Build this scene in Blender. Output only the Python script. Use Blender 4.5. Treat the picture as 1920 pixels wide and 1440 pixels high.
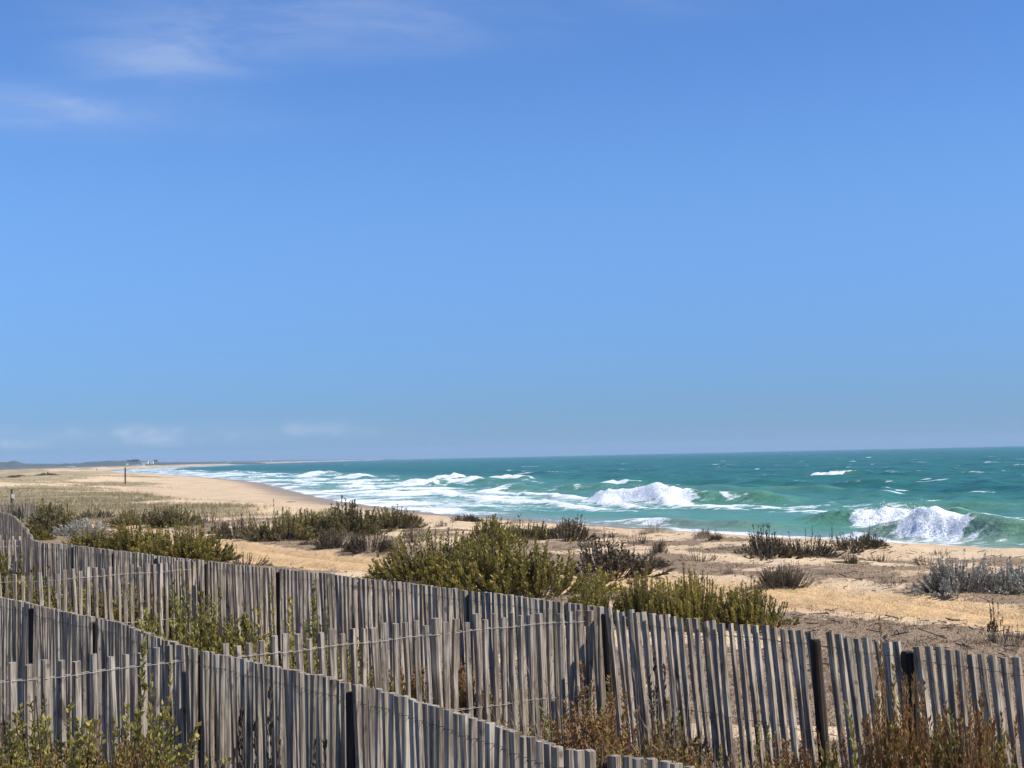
import bpy, math, random
import numpy as np
from mathutils import Vector, Matrix

# ------------------------------------------------------------------ clear
for o in list(bpy.data.objects):
    bpy.data.objects.remove(o, do_unlink=True)
S = bpy.context.scene
COL = S.collection
random.seed(7)
RNG = np.random.default_rng(11)

# ------------------------------------------------------------------ camera
EYE = np.array([0.0, 0.0, 5.0])               # 5 m above the sea, 2.4 m above the dune platform
FPX = 2880.0                                  # focal length in photo pixels (1920 wide), a 54 mm lens
ROLL = math.atan(0.0216)
PITCH = math.atan(135.1 / FPX)
fw = np.array([0, math.cos(PITCH), math.sin(PITCH)])
up0 = np.array([0, -math.sin(PITCH), math.cos(PITCH)])
rt0 = np.array([1.0, 0, 0])
rt = rt0 * math.cos(ROLL) - up0 * math.sin(ROLL)
upv = up0 * math.cos(ROLL) + rt0 * math.sin(ROLL)
cam = bpy.data.cameras.new('camera')
cam.sensor_width = 36.0
cam.lens = 36.0 * FPX / 1920.0
cam.clip_start = 0.1
cam.clip_end = 40000
co = bpy.data.objects.new('camera', cam)
COL.objects.link(co)
M = Matrix.Identity(4)
for i in range(3):
    M[i][0] = rt[i]; M[i][1] = upv[i]; M[i][2] = -fw[i]; M[i][3] = EYE[i]
co.matrix_world = M
S.camera = co

# ------------------------------------------------------------------ light
SUN_EL = math.radians(46)
SUN_AZ = math.radians(104)                     # clockwise from +Y: the sun stands to the right
sdir = Vector((math.cos(SUN_EL) * math.sin(SUN_AZ), math.cos(SUN_EL) * math.cos(SUN_AZ), math.sin(SUN_EL)))
sl = bpy.data.lights.new('sun', 'SUN')
sl.energy = 4.6
sl.angle = math.radians(0.53)
sl.color = (1.0, 0.955, 0.885)
so = bpy.data.objects.new('sun', sl)
so.rotation_euler = (-sdir).to_track_quat('-Z', 'Y').to_euler()
so.location = (30, 0, 60)
COL.objects.link(so)

W = bpy.data.worlds.new('World')
S.world = W
W.use_nodes = True
wn = W.node_tree.nodes; wl = W.node_tree.links
wn.clear()
SKY_STRENGTH = 0.10


def wnode(t, **k):
    n = wn.new(t)
    for a, b in k.items():
        setattr(n, a, b)
    return n


sky = wnode('ShaderNodeTexSky', sky_type='NISHITA')
sky.sun_disc = False
sky.sun_elevation = SUN_EL
sky.sun_rotation = SUN_AZ
sky.altitude = 0
sky.air_density = 1.0
sky.dust_density = 0.15
sky.ozone_density = 3.0
hs = wnode('ShaderNodeHueSaturation')
hs.inputs['Saturation'].default_value = 1.12
hs.inputs['Value'].default_value = 1.0
tint = wnode('ShaderNodeMix', data_type='RGBA', blend_type='MULTIPLY')
tint.inputs[0].default_value = 1.0
tint.inputs[7].default_value = (0.62, 0.80, 1.12, 1)
wl.new(sky.outputs[0], hs.inputs['Color'])
wl.new(hs.outputs[0], tint.inputs[6])
geo = wnode('ShaderNodeTexCoord')
sep = wnode('ShaderNodeSeparateXYZ')
wl.new(geo.outputs['Generated'], sep.inputs[0])


def wmath(op, a, b=None, clamp=False):
    n = wnode('ShaderNodeMath', operation=op)
    n.use_clamp = clamp
    for i, v in enumerate((a, b)):
        if v is None:
            continue
        if isinstance(v, (int, float)):
            n.inputs[i].default_value = v
        else:
            wl.new(v, n.inputs[i])
    return n.outputs[0]


def wramp(v, a, b):
    n = wnode('ShaderNodeMapRange', interpolation_type='SMOOTHSTEP')
    wl.new(v, n.inputs[0])
    n.inputs[1].default_value = a; n.inputs[2].default_value = b
    n.inputs[3].default_value = 0; n.inputs[4].default_value = 1
    return n.outputs[0]


def wnoise(scale, sc, detail=5, rough=0.6, loc=(0, 0, 0), dist=0.0, rot=(0, 0, 0)):
    m = wnode('ShaderNodeMapping')
    m.inputs['Location'].default_value = loc
    m.inputs['Rotation'].default_value = rot
    m.inputs['Scale'].default_value = sc
    wl.new(geo.outputs['Generated'], m.inputs[0])
    n = wnode('ShaderNodeTexNoise')
    n.inputs['Scale'].default_value = scale
    n.inputs['Detail'].default_value = detail
    n.inputs['Roughness'].default_value = rough
    n.inputs['Distortion'].default_value = dist
    wl.new(m.outputs[0], n.inputs[0])
    return n.outputs[0]


# thin cirrus high up, wider spread in patches over the whole sky
az = wmath('DIVIDE', sep.outputs[0], sep.outputs[1])
big = wramp(wnoise(1.6, (1, 1, 3.2), 2, 0.5, (0.32, 0.15, 0.27)), 0.52, 0.70)
fib = wramp(wnoise(9.0, (1.0, 1.0, 5.0), 8, 0.60, (2.1, 0, 1.3), 0.6, (0, 0.10, 0)), 0.36, 0.74)


def veil(a0, z0, wa, wz):
    """soft bank of cirrus round a direction"""
    p = wmath('POWER', wmath('DIVIDE', wmath('SUBTRACT', az, a0), wa), 2.0)
    q = wmath('POWER', wmath('DIVIDE', wmath('SUBTRACT', sep.outputs[2], z0), wz), 2.0)
    return wmath('POWER', 2.718, wmath('MULTIPLY', wmath('ADD', p, q), -1.0))


vl = wmath('MULTIPLY', big, wramp(sep.outputs[2], 0.2, 0.3))
for (a0, z0, wa, wz, k) in ((-0.225, 0.250, 0.055, 0.015, 1.05), (-0.31, 0.219, 0.11, 0.012, 1.5), (-0.14, 0.275, 0.13, 0.018, 1.0), (0.10, 0.285, 0.10, 0.010, 0.35)):
    vl = wmath('ADD', vl, wmath('MULTIPLY', veil(a0, z0, wa, wz), k))
cir = wmath('MULTIPLY', vl, wmath('ADD', wmath('MULTIPLY', fib, 0.75), 0.25), True)
# a row of small fair-weather clouds far off, low over the horizon, more of them over the land
puf = wramp(wnoise(30.0, (1, 1, 2.0), 4, 0.55, (0.4, 0.1, 0.35)), 0.46, 0.68)
band = wmath('MULTIPLY', wramp(sep.outputs[2], 0.008, 0.016), wramp(sep.outputs[2], 0.030, 0.018))
land = wramp(az, -0.03, -0.2)
cum = wmath('MULTIPLY', wmath('MULTIPLY', puf, band), land)
cl = wmath('ADD', wmath('MULTIPLY', cir, 0.36), wmath('ADD', wmath('MULTIPLY', cum, 0.42), wmath('MULTIPLY', wmath('MULTIPLY', band, land), 0.10)), True)
mixc = wnode('ShaderNodeMix', data_type='RGBA')
wl.new(cl, mixc.inputs[0])
low = wramp(sep.outputs[2], 0.20, 0.0)
dimm = wnode('ShaderNodeMix', data_type='RGBA', blend_type='MULTIPLY')      # dusty blue layer of air over the horizon, all round
wl.new(low, dimm.inputs[0])
wl.new(tint.outputs[2], dimm.inputs[6])
dimm.inputs[7].default_value = (0.40, 0.555, 0.80, 1)
wl.new(dimm.outputs[2], mixc.inputs[6])
mixc.inputs[7].default_value = (4.6, 5.2, 6.6, 1)
bg = wnode('ShaderNodeBackground')
bg.inputs[1].default_value = SKY_STRENGTH
wl.new(mixc.outputs[2], bg.inputs[0])
wo = wnode('ShaderNodeOutputWorld')
wl.new(bg.outputs[0], wo.inputs[0])

S.view_settings.view_transform = 'Standard'
S.view_settings.look = 'None'
S.view_settings.exposure = 0.42
S.view_settings.gamma = 1.0
S.view_settings.use_curve_mapping = False
S.render.resolution_x = 1024
S.render.resolution_y = 768
S.render.engine = 'CYCLES'
S.cycles.max_bounces = 6
S.cycles.diffuse_bounces = 3
S.cycles.volume_bounces = 0

# ------------------------------------------------------------------ numpy helpers


def hash2(ix, iy, seed):
    h = (ix.astype(np.int64) * 374761393 + iy.astype(np.int64) * 668265263 + seed * 2147483647) & 0xFFFFFFFF
    h = ((h ^ (h >> 13)) * 1274126177) & 0xFFFFFFFF
    h = ((h ^ (h >> 16)) * 2246822519) & 0xFFFFFFFF
    return ((h ^ (h >> 15)) & 0xFFFF) / 65535.0


def vnoise(x, y, seed=0):
    x = np.asarray(x, float); y = np.asarray(y, float)
    ix = np.floor(x); iy = np.floor(y)
    fx = x - ix; fy = y - iy
    fx = fx * fx * (3 - 2 * fx); fy = fy * fy * (3 - 2 * fy)
    a = hash2(ix, iy, seed); b = hash2(ix + 1, iy, seed)
    c = hash2(ix, iy + 1, seed); d = hash2(ix + 1, iy + 1, seed)
    return (a + (b - a) * fx) * (1 - fy) + (c + (d - c) * fx) * fy


def fbm(x, y, seed=0, octv=4, gain=0.5):
    t = 0.0; a = 1.0; n = 0.0
    for i in range(octv):
        t = t + a * vnoise(x, y, seed + i * 17)
        n += a; a *= gain
        x = np.asarray(x) * 2.03 + 5.1; y = np.asarray(y) * 2.03 - 3.7
    return t / n


def sst(a, b, v):
    t = np.clip((np.asarray(v, float) - a) / (b - a), 0, 1)
    return t * t * (3 - 2 * t)


def mesh_np(name, verts, faces, smooth=True):
    """verts (n,3), faces (m,4) or (m,3) int array"""
    me = bpy.data.meshes.new(name)
    verts = np.ascontiguousarray(verts, dtype=np.float32)
    faces = np.ascontiguousarray(faces, dtype=np.int32)
    k = faces.shape[1]
    me.vertices.add(len(verts))
    me.vertices.foreach_set('co', verts.ravel())
    me.loops.add(faces.size)
    me.loops.foreach_set('vertex_index', faces.ravel())
    me.polygons.add(len(faces))
    me.polygons.foreach_set('loop_start', np.arange(0, faces.size, k, dtype=np.int32))
    me.polygons.foreach_set('use_smooth', np.full(len(faces), smooth))
    me.update(calc_edges=True)
    return me


def attr(me, name, vals):
    a = me.attributes.new(name, 'FLOAT', 'POINT')
    a.data.foreach_set('value', np.ascontiguousarray(vals, dtype=np.float32))


def obj(name, me, mat=None, parent=None):
    o = bpy.data.objects.new(name, me)
    COL.objects.link(o)
    if mat is not None and me is not None and not me.materials:
        me.materials.append(mat)
    if parent is not None:
        o.parent = parent
    return o


def tag(o, label=None, cat=None, group=None, kind=None):
    if label: o['label'] = label
    if cat: o['category'] = cat
    if group: o['group'] = group
    if kind: o['kind'] = kind
    return o


def thing(name, loc, label, cat, group=None, rz=0.0):
    o = bpy.data.objects.new(name, None)
    o.empty_display_size = 0.1
    COL.objects.link(o)
    o.location = loc
    o.rotation_euler = (0, 0, rz)
    return tag(o, label, cat, group)


def grid_faces(nr, nc):
    i = np.arange(nr - 1)[:, None] * nc + np.arange(nc - 1)[None, :]
    return np.stack([i, i + 1, i + nc + 1, i + nc], -1).reshape(-1, 4)


def tube(pts, r, sides=6, caps=True):
    """list verts, faces of a tube along pts; r a number or a list"""
    pts = [Vector(p) for p in pts]
    n = len(pts)
    rr = r if hasattr(r, '__len__') else [r] * n
    vs, fs = [], []
    for i, p in enumerate(pts):
        t = (pts[min(i + 1, n - 1)] - pts[max(i - 1, 0)]).normalized()
        a = t.cross(Vector((0.13, 0.21, 1)) if abs(t.z) < .9 else Vector((1, .1, 0))).normalized()
        b = t.cross(a)
        for k in range(sides):
            q = 2 * math.pi * k / sides
            vs.append(tuple(p + (a * math.cos(q) + b * math.sin(q)) * rr[i]))
    for i in range(n - 1):
        for k in range(sides):
            k2 = (k + 1) % sides
            fs.append((i * sides + k, i * sides + k2, (i + 1) * sides + k2, (i + 1) * sides + k))
    if caps:
        fs.append(tuple(range(sides)))
        fs.append(tuple((n - 1) * sides + k for k in reversed(range(sides))))
    return vs, fs


def pymesh(name, vs, fs, smooth=False):
    me = bpy.data.meshes.new(name)
    me.from_pydata(vs, [], fs)
    if smooth:
        me.polygons.foreach_set('use_smooth', [True] * len(me.polygons))
    me.update()
    return me


# ------------------------------------------------------------------ material helpers
class Mat:
    def __init__(self, name):
        self.m = bpy.data.materials.new(name)
        self.m.use_nodes = True
        self.nt = self.m.node_tree
        self.nt.nodes.clear()
        self.out = self.nt.nodes.new('ShaderNodeOutputMaterial')

    def n(self, t, **k):
        x = self.nt.nodes.new(t)
        for a, b in k.items():
            setattr(x, a, b)
        return x

    def set(self, sock, v):
        if isinstance(v, bpy.types.NodeSocket):
            self.nt.links.new(v, sock)
        elif v is not None:
            if sock.type == 'RGBA' and len(v) == 3:
                v = (*v, 1)
            sock.default_value = v

    def noise(self, scale, sc=(1, 1, 1), detail=4, rough=0.55, coord='Object', rot=(0, 0, 0), dist=0, off=None):
        tc = self.n('ShaderNodeTexCoord')
        mp = self.n('ShaderNodeMapping')
        mp.inputs['Scale'].default_value = sc
        mp.inputs['Rotation'].default_value = rot
        if off is not None:
            self.set(mp.inputs['Location'], off)
        self.nt.links.new(tc.outputs[coord], mp.inputs[0])
        t = self.n('ShaderNodeTexNoise')
        t.inputs['Scale'].default_value = scale
        t.inputs['Detail'].default_value = detail
        t.inputs['Roughness'].default_value = rough
        t.inputs['Distortion'].default_value = dist
        self.nt.links.new(mp.outputs[0], t.inputs[0])
        return t.outputs[0]

    def attr(self, name):
        a = self.n('ShaderNodeAttribute', attribute_name=name)
        return a.outputs['Fac']

    def math(self, op, a, b=None, c=None, clamp=False):
        x = self.n('ShaderNodeMath', operation=op)
        x.use_clamp = clamp
        for i, v in enumerate((a, b, c)):
            if v is not None:
                self.set(x.inputs[i], v)
        return x.outputs[0]

    def rng(self, v, a, b, c=0.0, d=1.0, smooth=True):
        x = self.n('ShaderNodeMapRange')
        if smooth:
            x.interpolation_type = 'SMOOTHSTEP'
        self.set(x.inputs[0], v)
        for i, q in enumerate((a, b, c, d)):
            self.set(x.inputs[i + 1], q)
        return x.outputs[0]

    def mix(self, f, a, b, blend='MIX'):
        x = self.n('ShaderNodeMix', data_type='RGBA', blend_type=blend)
        self.set(x.inputs[0], f); self.set(x.inputs[6], a); self.set(x.inputs[7], b)
        return x.outputs[2]

    def ramp(self, v, stops):
        x = self.n('ShaderNodeValToRGB')
        e = x.color_ramp.elements
        while len(e) < len(stops):
            e.new(0.5)
        for q, (p, c) in zip(e, stops):
            q.position = p; q.color = (*c, 1)
        self.set(x.inputs[0], v)
        return x.outputs[0]

    def bump(self, h, strength=0.5, dist=0.02, normal=None):
        b = self.n('ShaderNodeBump')
        b.inputs['Strength'].default_value = strength
        b.inputs['Distance'].default_value = dist
        self.set(b.inputs['Height'], h)
        if normal is not None:
            self.set(b.inputs['Normal'], normal)
        return b.outputs[0]

    def bsdf(self, color, rough=0.8, spec=0.3, normal=None, **k):
        b = self.n('ShaderNodeBsdfPrincipled')
        self.set(b.inputs['Base Color'], color)
        self.set(b.inputs['Roughness'], rough)
        self.set(b.inputs['Specular IOR Level'], spec)
        if normal is not None:
            self.set(b.inputs['Normal'], normal)
        for a, v in k.items():
            self.set(b.inputs[a], v)
        return b.outputs[0]

    def done(self, sh):
        self.nt.links.new(sh, self.out.inputs['Surface'])
        return self.m


def rand_out(m):
    return m.n('ShaderNodeObjectInfo').outputs['Random']


def simple(name, c1, c2, scale=4, rough=0.85, sc=(1, 1, 1)):
    m = Mat(name)
    return m.done(m.bsdf(m.mix(m.noise(scale, sc), c1, c2), rough, 0.2))


# weathered grey split wood: each picket its own tone, streaks along the grain
def make_wood():
    m = Mat('weathered_wood')
    r = rand_out(m)
    cb = m.n('ShaderNodeCombineXYZ')
    m.set(cb.inputs[0], m.math('MULTIPLY', r, 37.0)); m.set(cb.inputs[1], m.math('MULTIPLY', r, 91.0)); m.set(cb.inputs[2], m.math('MULTIPLY', r, 53.0))
    g = m.noise(52, (1, 1, 0.04), 5, 0.6, off=cb.outputs[0])
    g2 = m.noise(9, (1, 1, 0.25), 4, 0.6, off=cb.outputs[0])
    fine = m.noise(120, (1, 1, 0.03), 3, 0.6, off=cb.outputs[0])
    base = m.ramp(r, [(0.0, (0.34, 0.275, 0.20)), (0.3, (0.43, 0.36, 0.27)), (0.55, (0.38, 0.325, 0.25)), (0.8, (0.47, 0.40, 0.31)), (1.0, (0.41, 0.325, 0.23))])
    c = m.mix(m.rng(g, 0.42, 0.60), m.mix(0.7, base, (0.075, 0.056, 0.040)), base)
    c = m.mix(m.rng(g2, 0.50, 0.70, 0, 0.6), c, (0.58, 0.515, 0.42))
    c = m.mix(m.rng(fine, 0.54, 0.64, 0, 0.65), c, (0.05, 0.041, 0.033))
    k = m.noise(14, (1, 1, 0.5), 2, 0.5, off=cb.outputs[0])
    c = m.mix(m.rng(k, 0.63, 0.72, 0, 0.75), c, (0.07, 0.055, 0.042))
    nrm = m.bump(m.math('ADD', g, m.math('MULTIPLY', fine, 0.5)), 0.6, 0.006)
    return m.done(m.bsdf(c, 0.85, 0.15, nrm))


WOOD = make_wood()


def make_post():
    m = Mat('dark_post_wood')
    g = m.noise(30, (1, 1, 0.06), 5, 0.6)
    c = m.mix(m.rng(g, 0.35, 0.7), (0.020, 0.015, 0.011), (0.075, 0.057, 0.042))
    return m.done(m.bsdf(c, 0.85, 0.15, m.bump(g, 0.5, 0.008)))


POSTM = make_post()
WIREM = (lambda m: m.done(m.bsdf(m.mix(m.noise(60), (0.34, 0.31, 0.26), (0.50, 0.46, 0.40)), 0.5, 0.4, **{'Metallic': 0.3})))(Mat('galvanised_wire'))

RUSTWIRE = (lambda m: m.done(m.bsdf(m.mix(m.noise(60), (0.10, 0.08, 0.065), (0.20, 0.17, 0.14)), 0.6, 0.3)))(Mat('rusty_wire'))

# ------------------------------------------------------------------ the coast
# waterline: x of the water's edge at each y (metres); the sea lies to the right
_sy = np.array([-400, -50, 0, 40, 72, 91, 105, 137, 160, 189, 268, 364, 502, 736, 1134, 1550, 3600, 6500, 9500])
_sx = np.array([240, 82, 58, 39, 23.0, 13.6, 7.5, -6.8, -14.0, -22.3, -39.5, -60, -98, -169, -300, -385, -600, -640, -620])
_ty = np.concatenate([np.linspace(-400, 400, 1601), np.geomspace(400.5, 9600, 1500)])
_tx = np.interp(_ty, _sy, _sx)
_k = np.hanning(25); _k /= _k.sum()
_pad = np.concatenate([_tx[:12][::-1] * 0 + _tx[0], _tx, _tx[-12:] * 0 + _tx[-1]])
_tx = np.convolve(_pad, _k, 'valid')


def shore_x(y):
    return np.interp(y, _ty, _tx)


def landward(x, y):
    """metres inland of the water's edge (negative out at sea)"""
    return (shore_x(y) - x) * 0.915


# the vehicle track, a sandy lane behind the fences
TRK = np.array([[12.5, 13.0], [9.3, 18.0], [7.3, 22.4], [5.9, 24.3], [4.0, 26.6], [0.4, 31.0], [-3.5, 35.4], [-6.4, 39.8], [-9.5, 45.5], [-14, 54], [-19, 66]])


def track_off(x, y):
    """signed distance to the track's centre line and distance along it"""
    best = np.full(np.shape(x), 1e9); sg = np.zeros(np.shape(x)); al = np.zeros(np.shape(x)); acc = 0.0
    for a, b in zip(TRK[:-1], TRK[1:]):
        d = b - a; L = np.hypot(*d); e = d / L
        t = np.clip(((x - a[0]) * e[0] + (y - a[1]) * e[1]), 0, L)
        qx = x - a[0] - e[0] * t; qy = y - a[1] - e[1] * t
        dd = np.hypot(qx, qy)
        m = dd < best
        best = np.where(m, dd, best); sg = np.where(m, np.sign(qx * e[1] - qy * e[0]) * dd, sg); al = np.where(m, acc + t, al)
        acc += L
    return sg, al


def ground_base(x, y):
    x = np.asarray(x, float); y = np.asarray(y, float)
    r = np.hypot(x, y)
    d = landward(x, y) + (fbm(x / 14, y / 14, 3, 3) - 0.5) * 5.0 * sst(0, 25, landward(x, y))
    z = np.where(d < 0, np.maximum(-0.055 * -d, -3.0), 0)
    z = z + 1.75 * sst(0, 1, np.clip(d, 0, 22) / 22 * 0.5 + 0.0) * 2 * (d > 0)      # beach face
    z = np.where(d > 0, 0.075 * np.clip(d, 0, 23), z)
    near = 1 - sst(120, 260, y)
    edge = sst(22.5, 26.0, d) * near + sst(20, 44, d) * (1 - near)
    z = z + (2.6 - 1.725) * edge
    z = z - 0.20 * (1 - sst(26, 34, d)) * sst(20, 24, d) * near * sst(25, 33, y) + 0.10 * np.exp(-((d - 27.5) / 2.6) ** 2) * near * (fbm(x / 5, y / 5, 31, 2) - 0.3)
    # foredunes and low dunes farther along the coast
    hum = (fbm(x / 26, y / 30, 9, 4) - 0.46) * 2.4
    z = z + np.clip(hum, -0.35, 2) * sst(70, 190, y) * sst(24, 45, d) * (1 - 0.6 * sst(500, 1500, y))
    z = z + (fbm(x / 4.0, y / 4.0, 21, 3) - 0.5) * 0.30 * sst(24, 30, d) * sst(14, 24, y)
    z = z + 1.4 * sst(60, 400, d) * sst(300, 900, y)
    return z


def ground_z(x, y):
    x = np.asarray(x, float); y = np.asarray(y, float)
    z = ground_base(x, y)
    d = landward(x, y)
    r = np.hypot(x, y)
    fine = (fbm(x / 0.55, y / 0.55, 41, 3) - 0.5) * 0.12 * sst(2, 8, d) * (1 - sst(90, 220, r))
    so_, al = track_off(x, y)
    tr = np.exp(-(so_ / 1.55) ** 6)
    rut = -0.09 * (np.exp(-((np.abs(so_) - 0.8) / 0.24) ** 2)) + 0.03 * np.exp(-(so_ / 0.3) ** 2)
    tread = 0.03 * np.sin(al * 2 * math.pi / 0.30 + np.abs(np.abs(so_) - 0.8) * 16) * np.exp(-((np.abs(so_) - 0.8) / 0.26) ** 2)
    prints = (fbm(x / 0.28, y / 0.28, 77, 2) - 0.5) * 0.10
    return z + fine * (1 - 0.5 * tr) + (rut + tread + prints - 0.06) * tr


def ground_at(x, y):
    return float(ground_z(np.array([x]), np.array([y]))[0])


def survey(px, py, lo=3.0, hi=1500.0):
    """point of the ground seen at a pixel of the photograph: surveyed position in metres"""
    d = fw * FPX + rt * (px - 960) + upv * (720 - py)
    d = d / d[1]
    ys = np.geomspace(lo, hi, 3000)
    P = EYE[None, :] + d[None, :] * ys[:, None]
    below = P[:, 2] < ground_z(P[:, 0], P[:, 1])
    i = int(np.argmax(below)) if below.any() else len(ys) - 1
    return float(P[i, 0]), float(P[i, 1]), ground_at(P[i, 0], P[i, 1])


def mat_mask(x, y):
    """dry plant litter lying on the sand of the platform"""
    so_, al = track_off(x, y)
    d = landward(x, y)
    n = fbm(x / 2.6, y / 3.4, 55, 4)
    m = sst(0.42, 0.57, n)
    side = np.exp(-((so_ + 3.6) / 1.6) ** 2) + np.exp(-((so_ - 3.4) / 1.8) ** 2) + (1 - sst(13, 19, y - 0.9 * x * 0)) * 1.2
    m = np.clip(m * 0.9 + side * sst(0.26, 0.44, n), 0, 1)
    m = m * sst(25.5, 28.5, d) * (1 - np.exp(-(so_ / 1.75) ** 8)) * (1 - sst(60, 90, y))
    return m


def veg_mask(x, y):
    d = landward(x, y)
    n = fbm(x / 11, y / 26, 71, 4)
    v = sst(0.34, 0.52, n) * sst(17, 28, d + (n - 0.5) * 26)
    v = v * sst(58, 90, y)
    return np.clip(np.maximum(v, sst(110, 220, d) * sst(300, 600, y)), 0, 1)


# ground sheet: fine near the eye, coarser with distance, out to the horizon
rad = [1.2]
while rad[-1] < 9400:
    r0 = rad[-1]
    rad.append(r0 * (1.03 if r0 < 7 else (1.0072 if r0 < 130 else (1.014 if r0 < 700 else 1.05))))
rad = np.array(rad)
ang = np.radians(np.linspace(-47, 47, 470))
RR, AA = np.meshgrid(rad, ang, indexing='ij')
GX = RR * np.sin(AA); GY = RR * np.cos(AA)
GZ = ground_z(GX, GY)
gm = mesh_np('ground', np.stack([GX, GY, GZ], -1).reshape(-1, 3), grid_faces(len(rad), len(ang))[:, ::-1])
so_, al_ = track_off(GX, GY)
dl = landward(GX, GY)
attr(gm, 'track', (np.exp(-(so_ / 1.75) ** 6)).ravel())
attr(gm, 'litter', mat_mask(GX, GY).ravel())
attr(gm, 'veg', veg_mask(GX, GY).ravel())
wetn = (fbm(GX / 9, GY / 9, 91, 3) - 0.5) * 5
attr(gm, 'wet', (1 - sst(2.0, 8.0, dl + wetn)).ravel())
attr(gm, 'beach', (1 - sst(20, 28, dl)).ravel())
attr(gm, 'inland', (sst(30, 120, dl + (fbm(GX / 60, GY / 120, 99, 3) - 0.5) * 90) * sst(260, 700, GY)).ravel())


def make_ground():
    m = Mat('dune_sand')
    trk = m.attr('track'); lit = m.attr('litter'); veg = m.attr('veg'); wet = m.attr('wet'); bch = m.attr('beach'); inl = m.attr('inland')
    n1 = m.noise(0.5, (1, 1, 1), 5, 0.6)
    n2 = m.noise(5.0, (1, 1, 1), 5, 0.65)
    n3 = m.noise(30.0, (1, 1, 1), 3, 0.6)
    sand = m.mix(m.rng(n1, 0.3, 0.7), (0.66, 0.465, 0.265), (0.76, 0.57, 0.355))
    sand = m.mix(m.rng(n3, 0.54, 0.70, 0, 0.55), sand, (0.34, 0.225, 0.13))
    bsand = m.mix(m.rng(n1, 0.3, 0.7), (0.56, 0.40, 0.23), (0.65, 0.49, 0.315))
    bstk = m.noise(0.35, (1, 0.25, 1), 4, 0.6)
    bsand = m.mix(m.rng(bstk, 0.52, 0.68, 0, 0.5), bsand, (0.36, 0.265, 0.165))
    tsand = m.mix(m.rng(n2, 0.3, 0.7), (0.57, 0.355, 0.155), (0.72, 0.485, 0.245))
    c = m.mix(bch, sand, bsand)
    c = m.mix(trk, c, tsand)
    # dry litter, broken by finer noise
    lm = m.rng(m.math('ADD', lit, m.math('MULTIPLY', m.math('SUBTRACT', n2, 0.5), 1.9)), 0.36, 0.66)
    lcol = m.mix(m.rng(n3, 0.35, 0.65), (0.13, 0.086, 0.053), (0.38, 0.265, 0.16))
    c = m.mix(m.math('MULTIPLY', lm, 0.9), c, lcol)
    vm = m.rng(m.math('ADD', veg, m.math('MULTIPLY', m.math('SUBTRACT', n1, 0.5), 0.9)), 0.3, 0.7)
    vcol = m.mix(m.rng(n2, 0.3, 0.7), (0.27, 0.215, 0.11), (0.40, 0.32, 0.185))
    c = m.mix(m.math('MULTIPLY', vm, 0.85), c, vcol)
    icol = m.mix(m.rng(m.noise(0.012, (1, 1, 1), 4), 0.35, 0.65), (0.07, 0.085, 0.045), (0.17, 0.16, 0.085))
    c = m.mix(inl, c, icol)
    c = m.mix(wet, c, (0.31, 0.235, 0.16))
    rough = m.math('SUBTRACT', 0.95, m.math('MULTIPLY', wet, 0.45))
    nb = m.bump(m.math('ADD', m.math('MULTIPLY', n2, 1.0), m.math('MULTIPLY', n3, 0.45)), 1.0, 0.09)
    return m.done(m.bsdf(c, rough, 0.25, nb))


ground = tag(obj('ground', gm, make_ground()), kind='structure')

# ------------------------------------------------------------------ the sea
srad = [52.0]
while srad[-1] < 9000:
    r0 = srad[-1]
    srad.append(r0 * (1.0026 if r0 < 115 else 1.0042 if r0 < 700 else (1.009 if r0 < 1600 else 1.05)))
srad[-1] = 9000.0
srad = np.array(srad)
sang = np.radians(np.concatenate([np.linspace(-27, 8, 220), np.linspace(8.08, 24, 200), np.linspace(24.2, 36, 60)]))
RR, AA = np.meshgrid(srad, sang, indexing='ij')
X = RR * np.sin(AA); Y = RR * np.cos(AA)
sea_s = -landward(X, Y)
tap = 0.10 + 0.90 * sst(4, 60, sea_s)
Z = np.zeros_like(X)
prng = np.random.default_rng(5)
base_dir = math.atan2(-0.50, -0.866)
for wlen, amp, n in ((34, 0.11, 3), (19, 0.085, 4), (11, 0.065, 6), (6.5, 0.045, 7), (3.8, 0.030, 8), (2.3, 0.020, 8)):
    for _ in range(n):
        th = base_dir + prng.normal(0, 0.42 if wlen > 12 else 0.7)
        L = wlen * prng.uniform(0.8, 1.25)
        k = 2 * math.pi / L
        ph = k * (X * math.cos(th) + Y * math.sin(th)) + prng.uniform(0, 6.28) + 1.3 * (fbm(X / (L * 4), Y / (L * 4), int(L * 10), 2) - .5)
        fade = 1 - sst(L * 30, L * 90, RR)
        Z += amp * (0.6 + 0.8 * fbm(X / (L * 3), Y / (L * 3), int(L * 7) + 3, 2)) * fade * (2 * (0.5 + 0.5 * np.sin(ph)) ** 1.7 - 0.85)
Z *= tap * 1.05
chop = Z.copy()
foam = np.zeros_like(X); thin = np.zeros_like(X); turb = np.zeros_like(X)

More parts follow.
